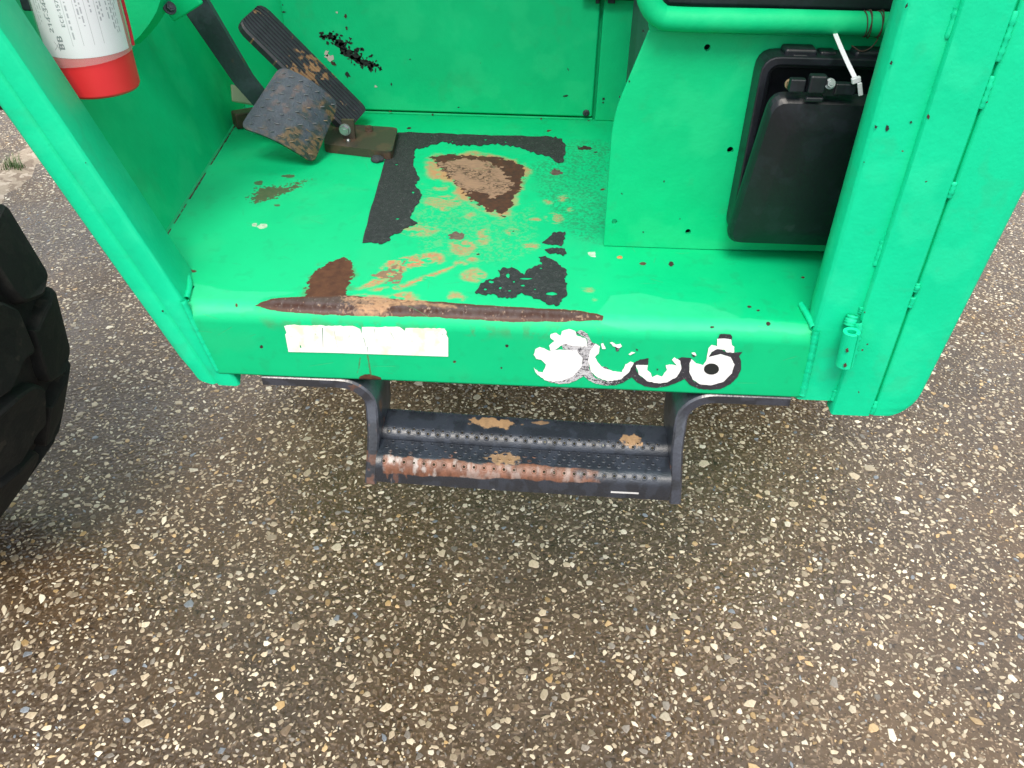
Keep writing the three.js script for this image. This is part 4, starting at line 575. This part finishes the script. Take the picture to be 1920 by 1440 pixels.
  const tmap = dtex(2048, 512, (i, j, o) => { const x = i / 2048, v = j / 512, a = fbm(x * 30 + 60, v * 10, 5), rb = fbm(x * 80, v * 14 + 50, 4), R = rustMask(x, v), M = mudMask(x, v), wv = ss(0.45, 0.6, a); const bare = ss(0.46, 0.72, fbm(x * 60 + 70, v * 16 + 3, 5)) * (0.35 + 0.5 * ss(0.4, 0.1, x)); for (let q = 0; q < 3; q++) { let c = [0.019, 0.024, 0.034][q] + ([0.03, 0.038, 0.054][q] - [0.019, 0.024, 0.034][q]) * wv; let ru = [0.17, 0.072, 0.042][q] * (0.3 + 1.3 * rb); ru += ([0.42, 0.38, 0.36][q] - ru) * bare; c += (ru - c) * R; c += ([0.36, 0.22, 0.11][q] * (0.7 + 0.5 * rb) - c) * M; if (v > v1 + 0.05 && x > 0.8 && x < 0.895 && Math.abs(v - v1 - 0.065 ) < 0.008) c = 0.75; if (v > v1 && Math.hypot((x - 0.4) * 5, (v - v1 - 0.15)) < 0.05) c = 0.28; if (v > v1 && x > 0.03 && x < 0.13 && rb > 0.66) c += (ru - c) * 0.5; o[q] = c; } }, true, false);
  const trough = dtex(1024, 256, (i, j, o) => { const x = i / 1024, v = j / 256, R = rustMask(x, v), M = mudMask(x, v); o[0] = 0; o[2] = 0; o[1] = clamp(0.36 + 0.12 * fbm(x * 50, v * 12, 3) + 0.12 * R + 0.35 * M); }, false, false);
  const cuts = []; // filled below, read by the opening mask
  const treadMat = S({ ior: 1.7, map: tmap, roughnessMap: trough, roughness: 1, bumpMap: paintBump, bumpScale: 0.001, side: THREE.DoubleSide, alphaTest: 0.5 });
  part('step_tread', g, treadMat, step, 'dimpled black tread with rusty worn nose and dried mud');
  // punched grip holes: raised rims
  const rim = new THREE.LatheGeometry([[0.0016, -0.0018], [0.0019, 0.0005], [0.0025, 0.0009], [0.0034, 0.0005], [0.0045, -0.0002]].map((p) => new THREE.Vector2(...p)), 10), rims = [];
  const at = (s) => { let i = 1; while (i < pl.length - 1 && pl[i] < s) i++; const t = (s - pl[i - 1]) / (pl[i] - pl[i - 1]), a = pr[i - 1], b = pr[i]; return { z: a[0] + (b[0] - a[0]) * t, y: a[1] + (b[1] - a[1]) * t, nz: -(b[1] - a[1]), ny: b[0] - a[0] }; };
  const sv = [[vOf(-0.002, 0.002) * PL, 0], [vOf(0.014, 0.002) * PL + 0.006, 0.5], [vOf(0.03, 0.003) * PL + 0.012, 0], [vOf(0.052, -0.011) * PL + 0.003, 0.5], [vOf(0.052, -0.011) * PL + 0.015, 0], [vOf(0.052, -0.011) * PL + 0.026, 0.5], [vOf(zf - 0.005, -0.014) * PL + 0.001, 0]];
  for (const [s, off] of sv) for (let k = 0; k < 28; k++) {
    const x = TX0 + 0.012 + (k + off) * (TX1 - TX0 - 0.022) / 28, q = at(s); if (x > TX1 - 0.006) continue;
    const m = new THREE.Matrix4().compose(V3(x, yAt(x) + q.y, q.z), new THREE.Quaternion().setFromUnitVectors(V3(0, 1, 0), V3(0, q.ny, q.nz).normalize()), V3(1, 1, 1).multiplyScalar(rr(0.85, 1.1)));
    rims.push(rim.clone().applyMatrix4(m)); cuts.push([(x - TX0) / (TX1 - TX0), s / PL]);
  }
  const rg = mergeGeometries(rims); { const p = rg.attributes.position, u2 = rg.attributes.uv; for (let i = 0; i < p.count; i++) { const x = (p.getX(i) - TX0) / (TX1 - TX0), dy = p.getY(i) - yAt(p.getX(i)); u2.setXY(i, x, vOf(p.getZ(i), dy)); } }
  part('grip_rims', rg, S({ map: tmap, roughness: 0.45, ior: 1.6 }), step).userData.kind = 'stuff';
  { const aw = 2048, ah = 1024, op = new Uint8Array(aw * ah).fill(255), rx = 0.0019 / (TX1 - TX0) * aw, ry = 0.0019 / PL * ah; for (const [u, v] of cuts) for (let j = Math.floor(v * ah - ry - 1); j <= v * ah + ry + 1; j++) for (let i = Math.floor(u * aw - rx - 1); i <= u * aw + rx + 1; i++) if (((i + 0.5 - u * aw) / rx) ** 2 + ((j + 0.5 - v * ah) / ry) ** 2 < 1 && i >= 0 && j >= 0 && i < aw && j < ah) op[j * aw + i] = 0; treadMat.alphaMap = dtex(aw, ah, (i, j, o) => { o[0] = o[1] = o[2] = op[j * aw + i] / 255; }, false, false); }
}
// --- front wheel
{
  const R = 0.65, HW = 0.165, cx = -1.672, cz = -0.36, wheel = group('front_wheel', cab, V3(cx, R + 0.001, cz)); wheel.userData.label = 'front wheel with deep black block tread';
  const P = []; const pro = [[0.3, -0.12], [0.34, -0.135], [0.42, -0.165], [0.49, -0.172], [0.56, -0.165], [0.595, -0.15], [0.617, -0.12], [0.623, -0.06], [0.625, 0]]; for (const [r, z] of pro) P.push(new THREE.Vector2(r, z)); for (const [r, z] of pro.slice(0, -1).reverse()) P.push(new THREE.Vector2(r, -z));
  const carc = new THREE.LatheGeometry(new THREE.SplineCurve(P).getPoints(60), 96).rotateX(Math.PI / 2);
  part('tyre', boxUV(carc), rubber, wheel);
  part('rim', boxUV(new THREE.LatheGeometry([[0.02, 0.03], [0.2, 0.03], [0.25, 0.06], [0.28, 0.11], [0.315, 0.12], [0.32, 0.135], [0.305, 0.14], [0.3, -0.13]].map((p) => new THREE.Vector2(...p)), 48).rotateX(Math.PI / 2)), S({ color: 0x9a9a94, roughness: 0.6, side: THREE.DoubleSide }), wheel);
  const N = 20, pitch = 2 * Math.PI / N;
  const lug = (side, v) => { // plan in (arc, z): angular block from shoulder past the centre
    const pl = side > 0 ? [[-0.092, 0.168], [0.078, 0.168], [0.086, 0.09], [0.066, 0.02], [0.03, -0.012], [-0.07, -0.01], [-0.06, 0.03], [-0.086, 0.09]] : [[-0.078, -0.168], [0.092, -0.168], [0.086, -0.09], [0.06, -0.03], [0.07, -0.02], [-0.03, -0.018], [-0.066, -0.03], [-0.086, -0.09]];
    let p = roundPoly(pl.map(([a, z]) => [a * 1.08 + rr(-0.003, 0.003), z]), 0.012, 3); if (THREE.ShapeUtils.area(p.map((q) => new THREE.Vector2(...q))) < 0) p = p.slice().reverse();
    const mid = p.reduce((s, q) => [s[0] + q[0] / p.length, s[1] + q[1] / p.length], [0, 0]);
    const ring = (h, k, drop) => p.map(([a, z]) => { const aa = mid[0] + (a - mid[0]) * k, zz = mid[1] + (z - mid[1]) * k, t = aa / R, sh = ss(0.11, 0.17, Math.abs(zz)), r = h - sh * drop; return V3(Math.cos(t) * r, Math.sin(t) * r, zz); });
    return loft([ring(0.585, 1.04, 0.05), ring(R - 0.011, 1.0, 0.03), ring(R - 0.003, 0.965, 0.026), ring(R, 0.9, 0.022)], true, 0.45);
  };
  const near = [0, 1, 2].map(() => lug(1)), far = [0, 1, 2].map(() => lug(-1));
  for (let k = 0; k < N; k++) for (const [set, o] of [[near, 0.15], [far, 0.65]]) { const m = part('tread_lug', set[k % 3], rubber, wheel); m.rotation.z = (k + o) * pitch; }
}
// --- frame and enlarged unseen shade hull behind the cab, out to the axle
part('frame_shade_hull', mergeGeometries([rspan(-0.9, 1.05, 0.24, 0.97, -1.95, -1.12, 0.02), rspan(-3.0, 0.42, 1.3, 1.6, -1.6, -1.25, 0.03)]), greenOut, cab, 'green frame behind the cab, unseen hull enlarged to shade the ground');  // unseen lower hull enlarged to block light from behind and darken the ground
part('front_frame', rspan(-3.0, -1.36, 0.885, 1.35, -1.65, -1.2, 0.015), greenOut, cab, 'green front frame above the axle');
part('axle_housing', mergeGeometries([rspan(-2.3, -1.34, 0.8, 0.885, -1.6, -1.21, 0.02), boxUV(new THREE.CylinderGeometry(0.07, 0.07, 0.7, 20).rotateX(Math.PI / 2).translate(-1.68, 0.65, -0.9))]), rustyPlate, cab, 'brown muddy axle housing');

// ------------------------------------------------------------------ fire extinguisher
{
  const bx = onZ(188, 164, -0.12), r = 0.051, ex = group('fire_extinguisher', scene, V3(bx.x, bx.y, bx.z));
  tag(ex, 'red fire extinguisher with white inspection tag hung on the cab wall', 'extinguisher');
  const body = new THREE.LatheGeometry([[0, 0.004], [r - 0.008, 0.004], [r - 0.007, 0], [r - 0.002, 0], [r, 0.004], [r, 0.29], [r * 0.94, 0.315], [r * 0.7, 0.335], [0.02, 0.345], [0.018, 0.36], [0, 0.36]].map((p) => new THREE.Vector2(...p)), 56);
  part('cylinder', body, redPaint, ex);
  part('valve', mergeGeometries([boxUV(new THREE.CylinderGeometry(0.016, 0.018, 0.04, 16).translate(0, 0.378, 0)), rbox(0.1, 0.012, 0.022, 0.004, 0.03, 0.405, 0)]), blackSteel, ex);
  part('handle', boxUV(new RoundedBoxGeometry(0.12, 0.008, 0.022, 2, 0.003).rotateZ(0.25).translate(0.04, 0.428, 0)), blackSteel, ex);
  part('wall_clip', rbox(0.03, 0.05, 0.03, 0.003, -0.056, 0.12, -0.01), blackSteel, ex);
  const view = Math.atan2(camera.position.x - bx.x, camera.position.z - bx.z); // face of the tag
  const wrap = (rad, a0, a1, y0, y1, ext, n = 30, y0b = y0) => { const pos = [], uv = [], idx = [], tot = (a1 - a0) * rad + ext; for (let i = 0; i <= n + (ext ? 3 : 0); i++) { let x, z, u; if (i <= n) { const a = a0 + (a1 - a0) * i / n; x = Math.sin(a) * rad; z = Math.cos(a) * rad; u = (a - a0) * rad / tot; } else { const e = ext * (i - n) / 3; x = Math.sin(a1) * rad + Math.cos(a1) * e; z = Math.cos(a1) * rad - Math.sin(a1) * e; u = ((a1 - a0) * rad + e) / tot; } for (let j = 0; j <= 4; j++) { const t = j / 4; pos.push(x, y0 + (y1 - y0) * t + (y0b - y0) * u * (1 - t), z); uv.push(u, t); } } const c = pos.length / 15; for (let i = 0; i + 1 < c; i++) for (let j = 0; j < 4; j++) { const a = i * 5 + j; idx.push(a, a + 5, a + 1, a + 1, a + 5, a + 6); } const g = new THREE.BufferGeometry(); g.setAttribute('position', new THREE.Float32BufferAttribute(pos, 3)); g.setAttribute('uv', new THREE.Float32BufferAttribute(uv, 2)); g.setIndex(idx); g.computeVertexNormals(); return g; };
  const cv = document.createElement('canvas'); cv.width = 1024; cv.height = 1024; const c = cv.getContext('2d');
  c.fillStyle = '#f2f5fa'; c.fillRect(0, 0, 1024, 1024); c.strokeStyle = '#7d838c'; c.fillStyle = '#5c6270'; c.lineWidth = 3;
  const Y = (t) => 1024 * (1 - t); // t = height fraction
  c.beginPath(); c.moveTo(0, Y(0.69)); c.lineTo(1024, Y(0.69)); c.moveTo(0, Y(0.78)); c.lineTo(1024, Y(0.78)); c.moveTo(0, Y(0.9)); c.lineTo(1024, Y(0.9)); for (let k = 0; k <= 9; k++) { c.moveTo(60 + k * 105, Y(0.69)); c.lineTo(60 + k * 105, Y(0.78)); } for (let k = 0; k < 4; k++) { c.moveTo(60 + k * 300, Y(0.78)); c.lineTo(60 + k * 300, Y(0.9)); } c.stroke();
  c.font = 'bold 34px sans-serif'; c.textAlign = 'center'; 'JAN FEB MAR APR MAY JUN JUL AUG SEP'.split(' ').reverse().forEach((m, k) => { c.save(); c.translate(112 + k * 105, Y(0.735)); c.rotate(Math.PI); c.fillText(m, 0, 12); c.restore(); });
  c.font = 'bold 62px sans-serif'; ['2026', '2025', '2024'].forEach((m, k) => { c.save(); c.translate(210 + k * 300, Y(0.84)); c.rotate(Math.PI); c.fillText(m, 0, 22); c.restore(); });
  c.fillStyle = '#9b4f9a'; c.beginPath(); c.arc(428, Y(0.728), 20, 0, 7); c.fill(); c.fillStyle = '#5c6270';
  const vt = (txt, x, t, size, bold) => { c.save(); c.translate(x, Y(t)); c.rotate(-Math.PI / 2); c.font = (bold ? 'bold ' : '') + size + 'px sans-serif'; c.textAlign = 'left'; c.fillText(txt, 0, 0); c.restore(); };
  for (const x of [420, 520, 620, 715]) { c.beginPath(); c.moveTo(x, Y(0.64)); c.lineTo(x, Y(0.08)); c.stroke(); }
  vt('214-344-0704', 262, 0.16, 66, true); vt('ECE-1579', 398, 0.2, 48, true);
  const grey = (x, t0, t1, w) => { c.globalAlpha = 0.55; let t = t0; while (t < t1) { const l = rr(0.012, 0.05); c.fillRect(x, Y(Math.min(t1, t + l)), w, 1024 * Math.min(l, t1 - t) - 4); t += l + 0.01; } c.globalAlpha = 1; };
  [[90, 0.2, 0.62, 10], [130, 0.22, 0.6, 12], [165, 0.3, 0.52, 12], [200, 0.25, 0.55, 14], [440, 0.12, 0.58, 16], [540, 0.25, 0.47, 16], [570, 0.2, 0.48, 14], [660, 0.28, 0.43, 14], [735, 0.22, 0.5, 16], [765, 0.24, 0.46, 14], [830, 0.22, 0.46, 14], [870, 0.15, 0.4, 16], [900, 0.12, 0.5, 12], [930, 0.12, 0.52, 12], [955, 0.3, 0.6, 12]].forEach((q) => grey(...q));
  c.lineWidth = 5; [[838, 1], [880, 0], [922, 0]].forEach(([x, f]) => { c.strokeRect(x, Y(0.6), 28, 40); if (f) c.fillRect(x, Y(0.6), 28, 40); });
  c.lineWidth = 4; c.beginPath(); c.moveTo(215, Y(0.06)); for (let k = 0; k < 12; k++) c.lineTo(215 + (k % 2 ? 30 : 0) + k * 6, Y(0.05 + 0.07 * ((k * 7) % 5) / 5)); c.stroke(); vt('BB', 330, 0.05, 80, true);
  const tt = new THREE.CanvasTexture(cv); tt.colorSpace = THREE.SRGBColorSpace;
  const tg = group('inspection_tag', ex); tg.userData.label = 'white inspection tag in a clear sleeve';
  part('paper', wrap(r + 0.0008, view - 1.35, view + 1.12, 0.052, 0.235, 0, 36), S({ map: tt, roughness: 0.6, side: THREE.DoubleSide }), tg);
  part('clear_sleeve', wrap(r + 0.0022, view - 1.42, view + 1.22, 0.037, 0.24, 0.014, 36, 0.05), S({ color: 0xf4f2f4, transmission: 0.8, roughness: 0.18, thickness: 0, side: THREE.DoubleSide, specularIntensity: 0.6 }), tg);
  const a1 = view + 1.2, q = (y, e) => V3(Math.sin(a1) * (r + 0.003) + Math.cos(a1) * e, y, Math.cos(a1) * (r + 0.003) - Math.sin(a1) * e);
  part('red_cord', tubeGeo([q(0.052, 0.008), q(0.075, 0.01), q(0.12, 0.009), q(0.17, 0.006), q(0.24, 0.0)], 0.0022, 20, 8), S({ color: 0xb01a2a, roughness: 0.7 }), tg);
}
// ------------------------------------------------------------------ black manual case on the pedestal
{
  const bk = group('manual_case', scene, V3(0.37, 1.03, -0.165)); tag(bk, 'black plastic document case with latch, hung on the green seat pedestal', 'document case');
  const off = V3(-0.37, -1.03, 0.165), put = (g, name, mat = blackPlastic, parent = bk, label) => part(name, g.translate(off.x, off.y, off.z), mat, parent, label);
  const rr2 = (x0, x1, y0, y1, r) => roundPoly([[x0, y0], [x1, y0], [x1, y1], [x0, y1]], r, 5).map((p) => new THREE.Vector2(...p));
  // tray: back, rim with two steps
  const frame = (x0, x1, y0, y1, r, w, z0, z1, bev) => { const s = new THREE.Shape(rr2(x0, x1, y0, y1, r)); s.holes.push(new THREE.Path(rr2(x0 + w, x1 - w, y0 + w, y1 - w, r * 0.8).reverse())); return boxUV(new THREE.ExtrudeGeometry(s, { depth: z1 - z0 - 2 * bev, bevelEnabled: true, bevelSize: bev, bevelThickness: bev, bevelSegments: 2 }).translate(0, 0, z0 + bev)); };
  put(frame(0.276, 0.448, 1.04, 1.297, 0.022, 0.007, -0.1685, -0.128, 0.002), 'tray_rim');
  put(frame(0.284, 0.44, 1.05, 1.288, 0.016, 0.006, -0.168, -0.142, 0.0015), 'tray_lip');
  put(boxUV(new THREE.ExtrudeGeometry(new THREE.Shape(rr2(0.28, 0.444, 1.045, 1.292, 0.02)), { depth: 0.004, bevelEnabled: false }).translate(0, 0, -0.1685)), 'tray_back');
  put(mergeGeometries([rspan(0.303, 0.345, 1.292, 1.306, -0.166, -0.138, 0.004), rspan(0.313, 0.332, 1.296, 1.3, -0.139, -0.134, 0.0015), rspan(0.35, 0.372, 1.294, 1.302, -0.166, -0.145, 0.003), rspan(0.392, 0.447, 1.29, 1.306, -0.166, -0.138, 0.005)]), 'hinge_lugs');
  // lid leaning forward at the top
  const c = [onZ(1361, 436, -0.132), onZ(1600, 470, -0.132), onZ(1690, 160, -0.085), onZ(1446, 176, -0.085)]; c[1].x = 0.446; c[1].y = c[0].y - 0.012; c[0].y -= 0.012; c[2].x = 0.446; c[2].y = c[3].y;
  const at = (u, v, h) => { const p = c[0].clone().multiplyScalar((1 - u) * (1 - v)).addScaledVector(c[1], u * (1 - v)).addScaledVector(c[2], u * v).addScaledVector(c[3], (1 - u) * v); const n = V3(0, -0.25, 1).normalize(); return p.addScaledVector(n, h); };
  const ring = (m, h, r) => roundPoly([[m, m * 0.8], [1 - m * 0.4, m * 0.8], [1 - m * 0.4, 1 - m * 0.8], [m, 1 - m * 0.8]], r, 5).map(([u, v]) => at(u, v, h));
  const lid = group('lid', bk); lid.userData.label = 'bevelled black lid leaning forward';
  put(loft([ring(0.0, -0.006, 0.1), ring(0.0, 0.0, 0.1), ring(0.01, 0.006, 0.1), ring(0.03, 0.011, 0.1), ring(0.17, 0.021, 0.09), ring(0.19, 0.0215, 0.08)], true, 0.35), 'lid_shell', blackPlastic, lid);
  const L = (px, py, z) => onZ(px, py, z);
  const la = L(1530, 163, -0.068);
  put(boxUV(new RoundedBoxGeometry(0.021, 0.022, 0.014, 3, 0.003).translate(la.x, la.y + 0.004, la.z)), 'latch', blackPlastic, lid);
  put(mergeGeometries([boxUV(new RoundedBoxGeometry(0.022, 0.006, 0.008, 2, 0.002).translate(la.x, la.y - 0.014, la.z + 0.003)), boxUV(new RoundedBoxGeometry(0.019, 0.016, 0.012, 2, 0.002).translate(la.x - 0.022, la.y + 0.0, la.z - 0.006)), boxUV(new RoundedBoxGeometry(0.026, 0.014, 0.012, 2, 0.002).translate(la.x + 0.036, la.y - 0.002, la.z - 0.004)), boxUV(new RoundedBoxGeometry(0.02, 0.016, 0.01, 2, 0.002).translate(la.x + 0.02, la.y - 0.004, la.z - 0.006))]), 'latch_seat', blackPlastic, lid);
  const bo = L(1556, 157, -0.064), bm = part('zinc_bolt', bolt(0.0052, 0.005, 1.3), zinc, lid, 'bright zinc hex bolt'); bm.position.copy(bo.add(off)); bm.rotation.x = 1.2;
  const b2 = L(1481, 158, -0.1), b3 = part('dull_bolt', bolt(0.0055, 0.007, 1.25), zincOld, bk, 'dull brass-coloured bolt'); b3.position.copy(b2.add(off)); b3.rotation.x = 1.2;
  // cable tie holding the lid to the tube
  const t0 = L(1567, 60, -0.142), t1 = L(1571, 76, -0.124), t2 = L(1588, 115, -0.085), t3 = L(1605, 150, -0.063), t4 = L(1612, 162, -0.058);
  const ct = group('cable_tie', scene); tag(ct, 'white nylon cable tie between the tube and the black case', 'cable tie');
  const cur = new THREE.CatmullRomCurve3([V3(t0.x - 0.002, t0.y + 0.002, -0.156), V3(t0.x - 0.001, t0.y - 0.0005, -0.145), t1, t2, t3]), rings = []; for (let i = 0; i <= 20; i++) { const p = cur.getPoint(i / 20), tg = cur.getTangent(i / 20), sx = V3(1, 0.35, 0).projectOnPlane(tg).setLength(0.0026), nn = tg.clone().cross(sx).setLength(0.0007); rings.push([p.clone().add(sx).add(nn), p.clone().sub(sx).add(nn), p.clone().sub(sx).sub(nn), p.clone().add(sx).sub(nn)]); }
  part('strap', loft(rings, true, 0.4), nylon, ct);
  part('tie_head', boxUV(new RoundedBoxGeometry(0.0105, 0.007, 0.006, 2, 0.0012).rotateZ(0.35).translate(t3.x, t3.y, t3.z)), nylon, ct);
  part('tie_tail', boxUV(new RoundedBoxGeometry(0.0052, 0.016, 0.003, 2, 0.0008).rotateZ(0.35).translate(t4.x + 0.001, t4.y - 0.003, t4.z + 0.001)), nylon, ct);
}
// ------------------------------------------------------------------ rusty wire round the tube end, stone on the floor
{
  const y = onZ(1450, 40, -0.15).y, pts = []; for (let i = 0; i <= 90; i++) { const a = i / 90 * Math.PI * 2 * 5, x = 0.393 + 0.028 * (i / 90) + 0.004 * Math.sin(a * 0.37), r = 0.0157 + 0.0006 * Math.sin(a * 1.3); pts.push(V3(x, y + r * Math.cos(a), -0.15 + r * Math.sin(a))); }
  pts.push(V3(0.415, y - 0.02, -0.142), V3(0.4, y - 0.03, -0.138), V3(0.385, y - 0.024, -0.14));
  const w = mesh('tie_wire', new THREE.TubeGeometry(new THREE.CatmullRomCurve3(pts), 260, 0.0007, 5), rustChip, scene); tag(w, 'thin rusty wire wound round the green seat tube', 'wire');
  const p = onY(708, 299, 1.004), g = new THREE.IcosahedronGeometry(0.0105, 2), q = g.attributes.position; for (let i = 0; i < q.count; i++) { const x = q.getX(i), yy = q.getY(i), z = q.getZ(i), k = 0.8 + 0.45 * vn(x * 160 + 9, z * 160 + yy * 90); q.setXYZ(i, x * k * 1.05, Math.max(-0.0045, yy * k * 0.55), z * k); } g.computeVertexNormals();
  const s = mesh('stone', g, S({ color: 0x2b3036, roughness: 0.75 }), scene); s.position.set(p.x, 1.0046, p.z); tag(s, 'small dark stone lying on the green cab floor beside the torn mat', 'stone');
}
renderer.render(scene, camera);
